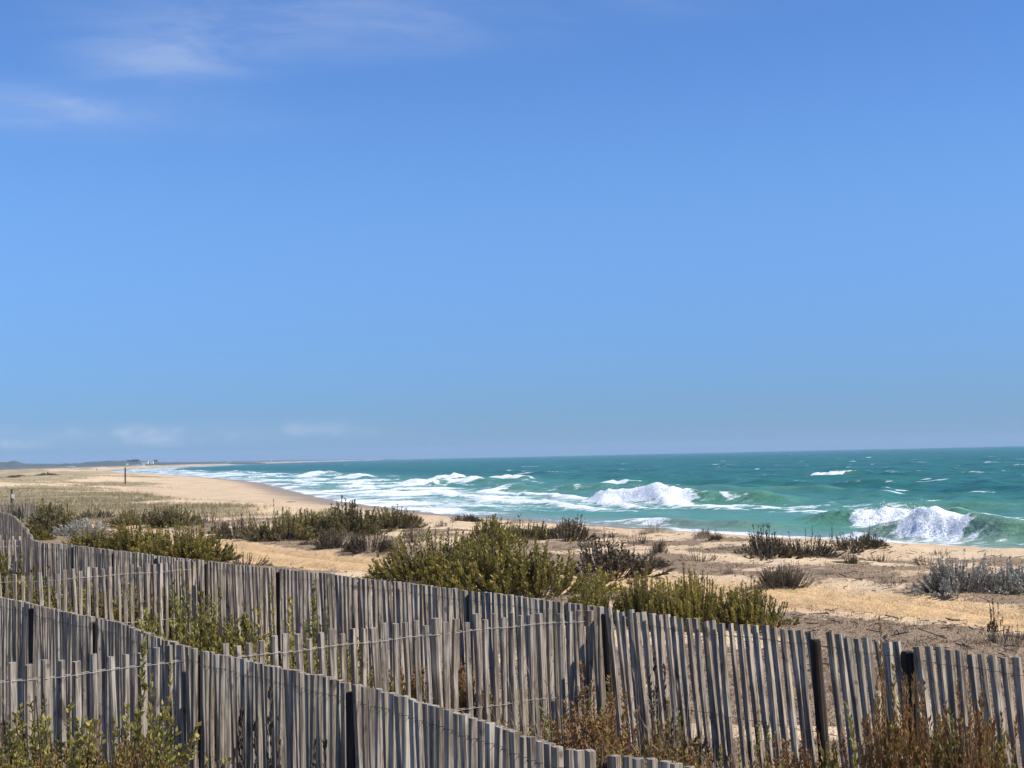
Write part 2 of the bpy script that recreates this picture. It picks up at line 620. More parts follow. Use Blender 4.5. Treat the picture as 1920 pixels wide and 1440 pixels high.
# breakers: ends of the toe line (m), height, front and back width, foamed share of the length, lip
BRK = [
    # (P, Q, h, wf, wb, foam0, foam1)
    ((6.6, 160.5), (25.0, 141.5), 1.2, 1.7, 4.2, 0.04, 0.50),
    ((18.2, 86.0), (31.0, 73.6), 1.28, 1.25, 3.0, 0.17, 0.37),
    ((17.6, 101.8), (30.0, 95.0), 0.95, 1.5, 3.4, 0.34, 0.62),
    ((5.5, 110.5), (17.5, 98.5), 0.42, 1.0, 2.4, 0.0, 0.0),
    ((-23.0, 300.0), (-17.0, 290.0), 0.95, 1.9, 5.0, 0.2, 0.9),
    ((-19.0, 346.0), (-12.0, 334.0), 1.0, 1.9, 5.0, 0.1, 0.8),
    ((-13.0, 300.0), (1.0, 268.0), 0.9, 1.9, 5.0, 0.15, 0.35),
    ((-8.0, 322.0), (3.0, 300.0), 0.9, 1.9, 5.0, 0.2, 0.7),
    ((-74.0, 538.0), (-60.0, 508.0), 1.2, 3, 8, 0.1, 0.7),
    ((-50.0, 425.0), (-38.0, 393.0), 0.9, 2.5, 7, 0.1, 0.8),
    ((14.0, 276.0), (21.0, 266.0), 0.8, 1.8, 5.0, 0.25, 0.70),
    ((57.0, 309.0), (67.0, 300.0), 0.9, 1.7, 5.0, 0.2, 0.7),
    ((-10.0, 235.0), (18.0, 205.0), 0.55, 2.5, 5.0, 0.0, 0.0),
    ((12.0, 205.0), (40.0, 180.0), 0.55, 2.5, 5.0, 0.0, 0.0),
    ((26.0, 128.0), (48.0, 112.0), 0.55, 2.0, 5.0, 0.0, 0.0),
]
lump = fbm(X / 1.1, Y / 1.6, 301, 4)
lump2 = fbm(X / 3.5, Y / 4.5, 311, 3)
for bi, (P, Q, h, wf, wb, f0, f1) in enumerate(BRK):
    P = np.array(P); Q = np.array(Q); L = np.hypot(*(Q - P)); e = (Q - P) / L
    nrm = np.array([e[1], -e[0]])
    if nrm[0] > 0: nrm = -nrm                      # towards the shore
    a = ((X - P[0]) * e[0] + (Y - P[1]) * e[1]) / L
    wig = (fbm(a * 5 + bi * 3.3, np.zeros_like(a), 400 + bi, 3) - 0.5) * 2.2 * min(1, L / 16)
    c = (X - P[0]) * nrm[0] + (Y - P[1]) * nrm[1] + wf + wig
    tp = sst(-0.12, 0.22, a) * (1 - sst(0.78, 1.12, a))
    prof = np.where(c < 0, np.exp(-(c / wb) ** 2), np.exp(-(c / wf) ** 2))
    crest = 0.75 + 0.5 * fbm(a * 7, np.zeros_like(a) + bi, 500 + bi, 3)
    burst = ((0.42 if bi == 1 else 0.12) * sst(f0 - 0.04, f0 + 0.10, a) * (1 - sst(f1 - 0.14, f1 + 0.02, a)) if f1 > f0 and h > 0.9 else 0.0)
    Z += h * tp * prof * (crest + burst)
    if f1 > f0:
        fa = sst(f0 - 0.07, f0 + 0.05, a) * (1 - sst(f1 - 0.04, f1 + 0.10, a))
        fc = sst(-1.1 * wf, -0.1 * wf, c) * (1 - sst(0.9 * wf, 2.0 * wf, c))
        F = fa * fc
        foam = np.maximum(foam, F * 1.25)
        turb = np.maximum(turb, F)
        trail = sst(f0 - 0.2, f0 + 0.1, a) * (1 - sst(f1, f1 + 0.45, a)) * sst(0.2 * wf, 1.4 * wf, c) * (1 - sst(2.2 * wf, 4.5 * wf, c))
        foam = np.maximum(foam, trail * (0.30 + 0.40 * lump2))
        lip = sst(f1 - 0.05, f1 + 0.04, a) * (1 - sst(f1 + 0.12, f1 + 0.38, a)) * np.exp(-((c + 0.25 * wf) / (0.35 * wf)) ** 2)
        foam = np.maximum(foam, lip * 0.75)
        thin = np.maximum(thin, tp * np.exp(-((c - 0.4 * wf) / (0.9 * wf)) ** 2))
    else:
        thin = np.maximum(thin, 0.8 * tp * np.exp(-((c - 0.3 * wf) / (1.0 * wf)) ** 2))

# surf zone along the beach: rows of spent bores under a sheet of foam
left = sst(112, 150, Y)
zone = 25 + 16 * fbm(Y / 30, Y * 0, 333, 2) + 18 * sst(350, 900, Y)
ph = sea_s / (8.0 + 0.03 * Y) + 1.6 * fbm(X / 18, Y / 30, 345, 3) * 2
bore = (0.5 + 0.5 * np.cos(ph * 2 * math.pi)) ** 4
Z += left * 0.30 * bore * sst(3, 10, sea_s) * (1 - sst(zone, zone + 12, sea_s)) * (0.5 + lump2)
dens = (1 - sst(zone * 0.72, zone * 1.25, sea_s + (lump2 - 0.5) * 22))
foam = np.maximum(foam, left * dens * (0.27 + 0.42 * lump2 + 0.44 * bore) * (1 - 0.24 * sst(190, 330, Y)))
turb = np.maximum(turb, left * dens * 0.12)
# swash nearest the dunes: streaks of lace and a last white edge
right = 1 - left
str_ = fbm(sea_s / 1.8 + lump2 * 2, Y / 14, 361, 4)
foam = np.maximum(foam, right * (1 - sst(3, 8, sea_s)) * sst(0.40, 0.62, str_) * 0.62)
foam = np.maximum(foam, right * np.exp(-((sea_s - 3.2 - lump2 * 2) / 2.6) ** 2) * (0.40 + 0.35 * lump2) * sst(66, 60, Y + 0 * Y) )
foam = np.maximum(foam, right * (1 - sst(97, 103, Y)) * np.exp(-((sea_s - 0.8) / 2.3) ** 2) * (0.50 + 0.35 * lump2))
foam = np.maximum(foam, sst(100, 112, Y) * (1 - sst(150, 175, Y)) * np.exp(-((sea_s - 22 - lump2 * 5) / 6.5) ** 2) * sst(0.36, 0.58, str_) * 0.72)
foam = np.maximum(foam, sst(60, 90, sea_s + 50) * (1 - sst(40, 60, sea_s)) * sst(0.58, 0.75, fbm(sea_s / 2.2 + lump2 * 3, Y / 18 + X / 25, 377, 4)) * 0.46)
# scattered whitecaps farther out
for _ in range(230):
    yy = math.exp(prng.uniform(math.log(150), math.log(2600)))
    xx = prng.uniform(-0.30, 0.42) * yy
    if xx - float(shore_x(yy)) < 45 + 0.04 * yy:
        continue
    w_ = prng.uniform(0.3, 0.9) * (1.0 + yy / 900); l_ = w_ * prng.uniform(1.6, 4.5)
    sel = (np.abs(X - xx) < l_ * 3) & (np.abs(Y - yy) < l_ * 3)
    if not sel.any():
        continue
    ex, ey = 0.80, -0.60
    aa = (X[sel] - xx) * ex + (Y[sel] - yy) * ey
    cc = -(X[sel] - xx) * ey + (Y[sel] - yy) * ex
    g = np.exp(-(aa / l_) ** 2 - (cc / w_) ** 2)
    foam[sel] = np.maximum(foam[sel], g * prng.uniform(0.55, 0.9))
    Z[sel] += g * 0.18 * min(2.2, 0.6 + yy / 500)
foam = np.maximum(foam, sst(0.26, 0.42, chop) * 0.46 * sst(30, 80, sea_s) * (1 - sst(700, 1200, RR)) * sst(0.4, 0.6, lump2))
Z += turb * (lump - 0.42) * 0.80 + turb * (fbm(X / 0.42, Y / 0.6, 305, 3) - 0.5) * 0.42 * (1 - sst(130, 200, RR))
Z += left * dens * (lump - 0.5) * 0.14
Z = np.where(sea_s < 3, Z * sst(-3, 3, sea_s), Z)
gz = ground_base(X, Y)
shallow = (1 - sst(6, 75, sea_s))
keepv = (sea_s > -5).ravel()
fc = grid_faces(len(srad), len(sang))[:, ::-1]
fc = fc[keepv[fc].any(1)]
used = np.unique(fc)
remap = np.full(X.size, -1); remap[used] = np.arange(len(used))
V = np.stack([X, Y, Z], -1).reshape(-1, 3)[used]
seam = mesh_np('sea', V, remap[fc])
attr(seam, 'foam', foam.ravel()[used])
attr(seam, 'thin', np.clip(thin, 0, 1).ravel()[used])
attr(seam, 'shallow', shallow.ravel()[used])
sandy = (1 - sst(0, 9, sea_s)) * 1.0
attr(seam, 'sandy', sandy.ravel()[used])


def make_sea():
    m = Mat('sea_water')
    foam = m.attr('foam'); thin = m.attr('thin'); sh = m.attr('shallow'); sandy = m.attr('sandy')
    rot = (0, 0, math.radians(-36))
    big = m.noise(0.018, (1, 1, 1), 3, 0.5, rot=rot)
    w1 = m.noise(0.55, (0.55, 1.5, 1), 5, 0.6, rot=rot)
    w2 = m.noise(2.6, (0.6, 1.4, 1), 4, 0.6, rot=rot)
    w0 = m.noise(0.11, (0.5, 1.6, 1), 4, 0.6, rot=rot)
    deep = m.mix(m.rng(big, 0.35, 0.68), (0.018, 0.120, 0.090), (0.026, 0.152, 0.105))
    st = m.noise(0.16, (0.35, 2.2, 1), 6, 0.68, rot=rot)
    deep = m.mix(m.rng(st, 0.40, 0.66, 0, 0.55), deep, (0.007, 0.078, 0.072))
    deep = m.mix(m.rng(m.noise(0.07, (0.3, 2.0, 1), 5, 0.65, rot=rot), 0.55, 0.70, 0, 0.5), deep, (0.022, 0.17, 0.125))
    c = m.mix(m.math('MULTIPLY', sh, 0.75), deep, (0.115, 0.285, 0.205))
    c = m.mix(m.math('MULTIPLY', thin, 0.75), c, (0.10, 0.24, 0.14))
    c = m.mix(m.math('MULTIPLY', sandy, 0.75), c, (0.27, 0.29, 0.24))
    h = m.math('ADD', m.math('MULTIPLY', w1, 1.0), m.math('MULTIPLY', w2, 0.25))
    h = m.math('ADD', h, m.math('MULTIPLY', w0, 3.0))
    nb = m.bump(h, 0.9, 0.5)
    water = m.bsdf(c, 0.32, 0.22, nb, **{'IOR': 1.333})
    f1 = m.noise(1.1, (0.8, 1.2, 1), 6, 0.68, rot=rot, dist=0.6)
    f2 = m.noise(5.0, (1, 1, 1), 4, 0.6)
    fm = m.math('ADD', foam, m.math('MULTIPLY', m.math('SUBTRACT', f1, 0.5), 1.25))
    fm = m.rng(fm, 0.40, 0.66)
    fm = m.math('MULTIPLY', fm, m.rng(foam, 0.06, 0.22))
    fcol = m.mix(m.rng(f2, 0.3, 0.7), (0.74, 0.79, 0.81), (0.86, 0.87, 0.87))
    fb = m.bump(m.math('ADD', f1, m.math('MULTIPLY', f2, 0.4)), 0.8, 0.35)
    fo = m.bsdf(fcol, 0.9, 0.1, fb)
    mx = m.n('ShaderNodeMixShader')
    m.set(mx.inputs[0], fm); m.set(mx.inputs[1], water); m.set(mx.inputs[2], fo)
    return m.done(mx.outputs[0])


sea = tag(obj('sea', seam, make_sea()), kind='structure')


def make_foam():
    m = Mat('breaker_foam')
    n = m.noise(3.0, (1, 1, 1), 6, 0.7)
    n2 = m.noise(14.0, (1, 1, 1), 4, 0.7)
    c = m.mix(m.rng(n, 0.3, 0.7), (0.76, 0.81, 0.82), (0.88, 0.89, 0.89))
    d = m.bsdf(c, 0.95, 0.05, m.bump(m.math('ADD', n, m.math('MULTIPLY', n2, 0.5)), 0.5, 0.10), **{'Subsurface Weight': 0.6, 'Subsurface Radius': (0.25, 0.28, 0.30), 'Subsurface Scale': 1.0})
    t = m.n('ShaderNodeBsdfTranslucent')
    m.set(t.inputs[0], (0.80, 0.86, 0.86))
    mx = m.n('ShaderNodeMixShader')
    m.set(mx.inputs[0], 0.30); m.set(mx.inputs[1], d); m.set(mx.inputs[2], t.outputs[0])
    return m.done(mx.outputs[0])


FOAMM = make_foam()


def ico():
    import bmesh
    bm = bmesh.new()
    bmesh.ops.create_icosphere(bm, subdivisions=2, radius=1)
    v = np.array([p.co[:] for p in bm.verts]); f = np.array([[q.index for q in p.verts] for p in bm.faces])
    bm.free()
    bm = bmesh.new()
    bmesh.ops.create_icosphere(bm, subdivisions=1, radius=1)
    v1 = np.array([p.co[:] for p in bm.verts]); f1 = np.array([[q.index for q in p.verts] for p in bm.faces])
    bm.free()
    return (v, f), (v1, f1)


ICO2, ICO1 = ico()


def spheres(cent, rads, scl=None, jitter=0.18, hires=True, seed=0):
    (v, f) = ICO2 if hires else ICO1
    g = np.random.default_rng(seed)
    n = len(cent)
    jit = 1 + (g.random((n, len(v), 1)) - 0.5) * 2 * jitter
    VV = v[None] * jit * np.asarray(rads)[:, None, None]
    if scl is not None:
        VV = VV * np.asarray(scl)[None, None, :]
    VV = VV + np.asarray(cent)[:, None, :]
    FF = f[None] + (np.arange(n) * len(v))[:, None, None]
    return VV.reshape(-1, 3), FF.reshape(-1, 3)


def spray(P, Q, z0, z1, depth, n, seed, label):
    """drops of spray torn off along a breaking crest"""
    g = np.random.default_rng(seed)
    P = np.array(P); Q = np.array(Q); L = np.hypot(*(Q - P)); e = (Q - P) / L
    nr = np.array([-e[1], e[0]])
    t = g.random(n)
    env = np.sin(np.pi * t) ** 0.5 * (0.55 + 0.45 * vnoise(t * 9, t * 0 + seed, seed) + 0.25 * vnoise(t * 27, t * 0, seed + 3))
    xy = P + (Q - P) * t[:, None] + nr * (g.normal(0, 0.4, n) * depth)[:, None]
    z = z0 + (z1 - z0) * env * (0.45 + 0.75 * g.random(n) ** 1.4)
    v, f = spheres(np.column_stack([xy, z]), 0.007 + 0.032 * g.random(n) ** 4, (1, 1, 1.2), 0.3, False, seed)
    o = obj('spray', mesh_np('spray', v, f), FOAMM, sea)
    o['label'] = label
    return o


spray((20.0, 85.4), (23.4, 82.0), 0.4, 1.65, 0.8, 1300, 1, 'spray over the tallest breaking wave')
spray((22.0, 99.6), (25.4, 97.4), 0.4, 1.5, 0.7, 600, 2, 'spray over the smaller breaker behind')
spray((8.0, 160.2), (15.0, 153.2), 0.5, 1.7, 0.9, 500, 4, 'spray over the long breaker beyond the dune crest')

# ------------------------------------------------------------------ far land
def ridge(name, pts, dist, depth, mat, rough_h, base=0.0, seed=0, step=0.8):
    """a low ridge: (photo column, photo row of its skyline) surveyed at a distance; a hump with real depth"""
    px = np.arange(pts[0][0], pts[-1][0], step)
    top = np.interp(px, [p[0] for p in pts], [p[1] for p in pts])
    d = fw[None] * FPX + rt[None] * (px - 960)[:, None] + upv[None] * (720 - top)[:, None]
    d = d / d[:, 1:2]
    C = EYE[None] + d * dist
    rows = []
    prof = [(-0.5, 0.0), (-0.36, 0.45), (-0.22, 0.72), (-0.1, 0.92), (0.0, 1.0), (0.15, 0.9), (0.35, 0.55), (0.5, 0.0)]
    for q, h in prof:
        x = C[:, 0] * (1 + q * depth / dist); y = C[:, 1] + q * depth
        zt = np.maximum(C[:, 2], base + 0.5)
        nn = (fbm(px / 7.0, px * 0 + q * 9, seed, 3) - 0.5) * rough_h * (1 if 0 < h else 0)
        z = base - 2 + (zt - base + 2) * h + nn * h
        rows.append(np.stack([x, y, z], -1))
    V = np.stack(rows, 0)
    me = mesh_np(name, V.reshape(-1, 3), grid_faces(len(prof), len(px))[:, ::-1], True)
    return tag(obj(name, me, mat), kind='structure')


HILLM = simple('far_scrub', (0.045, 0.058, 0.035), (0.11, 0.105, 0.06), 0.006, 0.95)
HILLM2 = simple('far_hill', (0.06, 0.07, 0.045), (0.14, 0.125, 0.08), 0.004, 0.95)
ridge('hill', [(-700, 868), (-300, 869), (-60, 868.5), (0, 867), (12, 866.5), (20, 864.5), (27, 863.8), (34, 865.5), (42, 868.3), (70, 869.6), (118, 869.4), (150, 868.2), (172, 866), (196, 864.3), (215, 864.0), (240, 864.0), (262, 863.4), (272, 866), (292, 866.4), (300, 867), (340, 867.2), (400, 866.9), (450, 867.2), (500, 868)], 3300, 700, HILLM, 2.2, 1, 60)
ridge('hill', [(300, 866.5), (380, 866), (430, 864.2), (470, 864.0), (520, 863.0), (575, 862.4), (640, 861.6), (690, 861.4), (760, 860.9), (830, 860.3), (880, 860.0)], 7600, 900, HILLM2, 4.0, 0, 61)
# ------------------------------------------------------------------ fences
def picket_mesh(seed):
    """a cleft chestnut stake, roughly square with knocked-off corners, bowed a little"""
    g = random.Random(seed)
    a, b = 0.0195 * g.uniform(.88, 1.12), 0.0185 * g.uniform(.85, 1.15)
    c1, c2 = g.uniform(.25, .6), g.uniform(.25, .6)
    prof = [(-a, -b), (a * g.uniform(.9, 1.05), -b * g.uniform(.85, 1.1)), (a, b * (1 - c1)), (a * (1 - c1), b), (-a * (1 - c2), b * g.uniform(.9, 1.05)), (-a, b * (1 - c2))]
    if g.random() < .5:
        prof = [(-x, -y) for x, y in prof]
    n = len(prof)
    zs = [0, 0.45, 0.9, 1.32]
    bx, by = g.uniform(-.016, .016), g.uniform(-.010, .010)
    vs, fs = [], []
    for i, z in enumerate(zs):
        t = z / 1.32
        ox = bx * math.sin(math.pi * t) + (g.uniform(-.004, .004) if 0 < i < 3 else 0)
        oy = by * math.sin(math.pi * t * 1.3)
        s = g.uniform(.88, 1.1)
        tw = g.uniform(-.12, .12)
        sl = g.uniform(-.12, .12) if i == 3 else 0
        for (x, y) in prof:
            vs.append((x * s * math.cos(tw) - y * s * math.sin(tw) + ox, x * s * math.sin(tw) + y * s * math.cos(tw) + oy, z + sl * x))
    for i in range(len(zs) - 1):
        for k in range(n):
            k2 = (k + 1) % n
            fs.append((i * n + k, i * n + k2, (i + 1) * n + k2, (i + 1) * n + k))
    fs.append(tuple((len(zs) - 1) * n + k for k in range(n)))
    return pymesh('picket', vs, fs, False)


PICKETS = [picket_mesh(100 + i) for i in range(32)]


def post_mesh(seed, h=1.36, r=0.045):
    g = random.Random(seed)
    n = 11
    vs, fs = [], []
    zs = [0, .4, .8, 1.1, h - .012, h]
    sh = [g.uniform(.9, 1.1) for _ in range(n)]
    for i, z in enumerate(zs):
        for k in range(n):
            a = 2 * math.pi * k / n
            q = r * sh[k] * (1.04 - .05 * z) * (0.88 if i == 5 else 1)
            vs.append((q * math.cos(a), q * math.sin(a), z + (g.uniform(-.006, .006) if i > 3 else 0)))
    for i in range(len(zs) - 1):
        for k in range(n):
            k2 = (k + 1) % n
            fs.append((i * n + k, i * n + k2, (i + 1) * n + k2, (i + 1) * n + k))
    fs.append(tuple((len(zs) - 1) * n + k for k in range(n)))
    return pymesh('post', vs, fs, False)


POSTS = [post_mesh(i) for i in range(4)]
for me in PICKETS: me.materials.append(WOOD)
for me in POSTS: me.materials.append(POSTM)


def fence(pts, spacing, label, posts=(), lean=0.0, top=1.2, seed=0, lean2=None, wires=(0.09, 0.66, 1.08), lift=None, group=None, jitter=0.0055, wob_a=0.014, lj=0.010, wr=0.0015, wide=(0.85, 1.22), wmat=None, gap=0.042, pr=0.62):
    """one run of chestnut paling: pickets, posts and twisted wires along a polyline in metres.
    lean: how far the tops are pushed along the run (m); lift(s): extra height along the run"""
    g = random.Random(seed)
    pts = np.array(pts, float)
    seg = np.hypot(*np.diff(pts, axis=0).T); cum = np.concatenate([[0], np.cumsum(seg)])
    L = cum[-1]
    root = thing('paling_fence', (pts[0][0], pts[0][1], ground_at(*pts[0])), label, 'fence', group)
    R0 = Vector(root.location)

    def at(s):
        return np.array([np.interp(s, cum, pts[:, 0]), np.interp(s, cum, pts[:, 1])])

    def tang(s):
        d = at(min(L, s + .15)) - at(max(0, s - .15))
        return d / np.hypot(*d)

    def ln(s):
        return lean if lean2 is None else lean + (lean2 - lean) * s / L

    pspos = sorted(posts)
    s = 0.03
    tops = []
    while s < L:
        if any(abs(s - p) < gap for p in pspos):
            s += spacing * 0.6
            continue
        p = at(s); t = tang(s); nr = np.array([-t[1], t[0]])
        # sag and wander between posts
        wob = wob_a * (vnoise(s * 0.9, seed * 3.1, 5) - 0.5)
        side = 0.06 * (vnoise(s * 1.1, seed * 1.7, 6) - 0.5)
        tz = 2.6 + top + wob + g.uniform(-jitter, jitter) + (lift(s) if lift else 0)
        p = p + nr * side
        length = 1.32 * g.uniform(0.99, 1.02)
        l_ = ln(s) + g.gauss(0, lj) * 1.2
        across = g.gauss(0, 0.006)
        tip = Vector((p[0], p[1], tz))
        foot = Vector((p[0] - t[0] * l_ - nr[0] * across, p[1] - t[1] * l_ - nr[1] * across, tz - length))
        o = obj('picket', PICKETS[g.randrange(len(PICKETS))], None, root)
        d = (tip - foot)
        zc = d.normalized(); yc = zc.cross(Vector((t[0], t[1], 0))).normalized(); xc = yc.cross(zc)
        q = Matrix((xc, yc, zc)).transposed()
        o.rotation_euler = (q @ Matrix.Rotation(g.gauss(0, .16) + (math.pi if g.random() < .5 else 0), 3, 'Z')).to_euler()
        w = g.uniform(*wide)
        o.scale = (w, w * g.uniform(.9, 1.1), d.length / 1.32)
        o.location = foot - R0
        tops.append((s, tip, d.normalized(), nr, w, tz - (2.6 + top + wob + (lift(s) if lift else 0))))
        s += spacing * g.uniform(0.91, 1.09)
    for p_ in pspos:
        p = at(p_); t = tang(p_); nr = np.array([-t[1], t[0]])
        o = obj('post', POSTS[g.randrange(4)], None, root)
        z0 = 2.6 + top - 1.40 + (lift(p_) if lift else 0)
        o.location = Vector((p[0] - t[0] * ln(p_) * .6, p[1] - t[1] * ln(p_) * .6, z0)) - R0
        o.rotation_euler = (0, 0, g.uniform(0, 6))
        tl = Vector((t[0], t[1], 0)) * ln(p_) * .6 + Vector((0, 0, 1.32))
        o.rotation_euler = tl.normalized().to_track_quat('Z', 'Y').to_euler()
        o.scale = (pr * g.uniform(.9, 1.1),) * 2 + (1.0,)
    for wd in wires:
        for sgn in (1, -1):
            line = []
            for i, (s_, tip, d, nr, w, dz) in enumerate(tops):
                c = tip - d * (wd + dz + 0.005 * math.sin(i * 0.9 + wd * 9)) - R0
                off = Vector((nr[0], nr[1], 0)) * sgn * (0.026 * w + .003)
                line.append(c + off)
                if i + 1 < len(tops):
                    c2 = tops[i + 1][1] - tops[i + 1][2] * (wd + tops[i + 1][5]) - R0
                    m = (c + c2) / 2
                    m.z -= 0.004 * sgn
                    line.append(m)
            if len(line) > 1:
                vs, fs = tube(line, wr, 4)
                obj('wire', pymesh('wire', vs, fs, True), wmat or RUSTWIRE, root)
    return root


# the long run beside the track, seen from its shaded side
LA = [(-8.05, 25.6), (-7.5, 24.45), (-6.75, 23.45), (-5.62, 21.65), (-4.68, 20.2), (-3.8, 18.95), (-2.66, 17.25), (-1.59, 15.7), (-0.42, 13.92), (0.66, 12.1), (1.37, 11.02), (1.97, 10.12), (2.39, 9.42), (2.83, 8.62), (3.5, 7.5)]
la = np.array(LA); ca = np.concatenate([[0], np.cumsum(np.hypot(*np.diff(la, axis=0).T))])
iA = 9
fence(LA[:iA + 1], 0.094, 'long weathered paling fence running along the sandy track, its pickets close set', posts=[1.3, 2.6, 4.6, 6.3] + [ca[5], ca[6], ca[7], ca[8]], lean=0.0, lean2=-0.05, seed=1, wide=(1.05, 1.2))
fence(LA[iA:], 0.086, 'paling fence with slanting pickets and open gaps beside the dry seedhead shrub', posts=[0.06, ca[11] - ca[9] - 0.03, ca[12] - ca[9] - .02, ca[14] - ca[9] - .3], lean=-0.16, lean2=-0.15, seed=2, jitter=0.012, wide=(0.95, 1.2), gap=0.068, pr=0.9)
# the near run, parallel to it
LC = [(-6.5, 17.1), (-4.87, 14.54), (-4.27, 13.6), (-3.29, 12.07), (-2.11, 10.18), (-0.94, 8.28), (-0.2, 7.08), (0.19, 6.44), (0.52, 5.92), (1.05, 5.05)]
lc = np.array(LC); cc_ = np.concatenate([[0], np.cumsum(np.hypot(*np.diff(lc, axis=0).T))])


def liftC(s):
    y = np.interp(s, cc_, lc[:, 1])
    return 0.015 * math.sin(s * 1.3) + 0.07 * float(sst(6.6, 5.5, y))


fence(LC, 0.078, 'near paling fence with close upright pickets crossing behind the dark seed heads', posts=[cc_[2], cc_[3], cc_[4] + .08, cc_[5] + .1, cc_[7] + .3], lean=0.01, seed=3, lift=liftC, wide=(0.92, 1.12))
# cross fences that tie the two runs together
fence([(0.60, 12.02), (0.13, 11.8), (-0.35, 11.42), (-1.12, 10.86), (-1.69, 10.42), (-2.0, 10.22)], 0.088, 'cross fence with two pale wires linking the near fence to the slanting one', posts=[], lean=0.02, seed=4, jitter=0.03, wr=0.0019, wmat=WIREM, lj=0.014, wob_a=0.03)
fence([(-2.16, 10.12), (-2.46, 9.80), (-2.79, 9.52), (-3.1, 9.27), (-3.9, 8.7)], 0.105, 'short cross fence with widely spaced pickets overgrown by green scrub', posts=[], lean=0.03, seed=5, jitter=0.022, wr=0.0019, wmat=WIREM, lj=0.014, wob_a=0.03)
fence([(-3.86, 18.9), (-4.21, 18.33), (-4.77, 17.92), (-5.23, 17.56), (-5.84, 17.4), (-6.6, 17.0)], 0.092, 'cross fence with a pale top wire in front of a shaded thicket', posts=[], lean=0.03, seed=6, jitter=0.03, wr=0.0019, wmat=WIREM, lj=0.014, wob_a=0.03)
# the far end of the long run turning away, and the cross fences there
fence([(-13.9, 41.5), (-12.2, 37.5), (-10.3, 32.2), (-8.9, 28.2), (-8.1, 25.75)], 0.085, 'far dark paling fence receding behind the layered pickets', posts=[4, 8, 12], lean=0.0, seed=7)
fence([(-8.75, 27.3), (-9.4, 26.7), (-10.6, 25.8)], 0.125, 'paling cross fence with pale pickets standing before the far dark fence', posts=[1.9], lean=0.02, seed=8, jitter=0.03, wr=0.0019, wmat=WIREM, lj=0.014, wob_a=0.03)
fence([(-8.12, 25.4), (-8.6, 24.9), (-9.3, 24.2), (-10.0, 23.6)], 0.105, 'paling cross fence meeting the end of the long trackside fence', posts=[1.8], lean=0.03, seed=9, jitter=0.03, wr=0.0019, wmat=WIREM, lj=0.014, wob_a=0.03)
fence([(-25.2, 72.5), (-22.6, 71.0), (-21.6, 69.5)], 0.10, 'faint grey paling fence beside the thin sign post', posts=[1.2], lean=0.0, seed=10, top=0.72)

# ------------------------------------------------------------------ shrubs
def leaf_mat(name, stops, trans=0.32):
    m = Mat(name)
    t = m.attr('tint')
    n = m.noise(7, (1, 1, 1), 2)
    r = rand_out(m)
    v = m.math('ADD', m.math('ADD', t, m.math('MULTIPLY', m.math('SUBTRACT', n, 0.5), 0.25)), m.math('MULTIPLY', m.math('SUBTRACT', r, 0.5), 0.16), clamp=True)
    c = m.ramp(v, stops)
    d = m.bsdf(c, 0.62, 0.25)
    tr = m.n('ShaderNodeBsdfTranslucent')
    m.set(tr.inputs[0], c)
    mx = m.n('ShaderNodeMixShader')
    m.set(mx.inputs[0], trans); m.set(mx.inputs[1], d); m.set(mx.inputs[2], tr.outputs[0])
    return m.done(mx.outputs[0])


LEAF = {
    'green': leaf_mat('green_shoots', [(0.0, (0.163, 0.096, 0.042)), (0.22, (0.15, 0.126, 0.036)), (0.6, (0.263, 0.222, 0.048)), (1.0, (0.475, 0.369, 0.085))]),
    'olive': leaf_mat('olive_shoots', [(0.0, (0.158, 0.105, 0.055)), (0.4, (0.165, 0.146, 0.053)), (0.75, (0.264, 0.223, 0.077)), (1.0, (0.436, 0.322, 0.132))]),
    'dark': leaf_mat('dark_twigs', [(0.0, (0.081, 0.054, 0.035)), (0.4, (0.094, 0.074, 0.04)), (0.75, (0.156, 0.12, 0.064)), (1.0, (0.275, 0.21, 0.116))], 0.1),
    'silver': leaf_mat('silver_leaves', [(0.0, (0.20, 0.17, 0.125)), (0.4, (0.40, 0.38, 0.31)), (1.0, (0.62, 0.59, 0.50))], 0.12),
    'herb': leaf_mat('herb_leaves', [(0.0, (0.123, 0.046, 0.021)), (0.22, (0.19, 0.087, 0.03)), (0.42, (0.19, 0.168, 0.04)), (0.75, (0.302, 0.26, 0.059)), (1.0, (0.493, 0.388, 0.095))]),
    'rust': leaf_mat('rust_herb', [(0.0, (0.15, 0.072, 0.036)), (0.35, (0.275, 0.137, 0.054)), (0.65, (0.35, 0.202, 0.066)), (0.85, (0.3, 0.273, 0.066)), (1.0, (0.425, 0.39, 0.096))], 0.2),
    'dry': leaf_mat('dry_straw', [(0.0, (0.13, 0.09, 0.055)), (0.5, (0.27, 0.20, 0.115)), (1.0, (0.42, 0.34, 0.21))], 0.15),
    'seed': leaf_mat('dark_seedheads', [(0.0, (0.03, 0.022, 0.018)), (0.6, (0.07, 0.05, 0.035)), (1.0, (0.14, 0.10, 0.065))], 0.05),
}
BARK = simple('twig_bark', (0.06, 0.047, 0.037), (0.17, 0.14, 0.11), 20, 0.9, (1, 1, .3))
PALEBARK = simple('pale_dry_stem', (0.20, 0.16, 0.12), (0.38, 0.33, 0.27), 20, 0.9, (1, 1, .3))


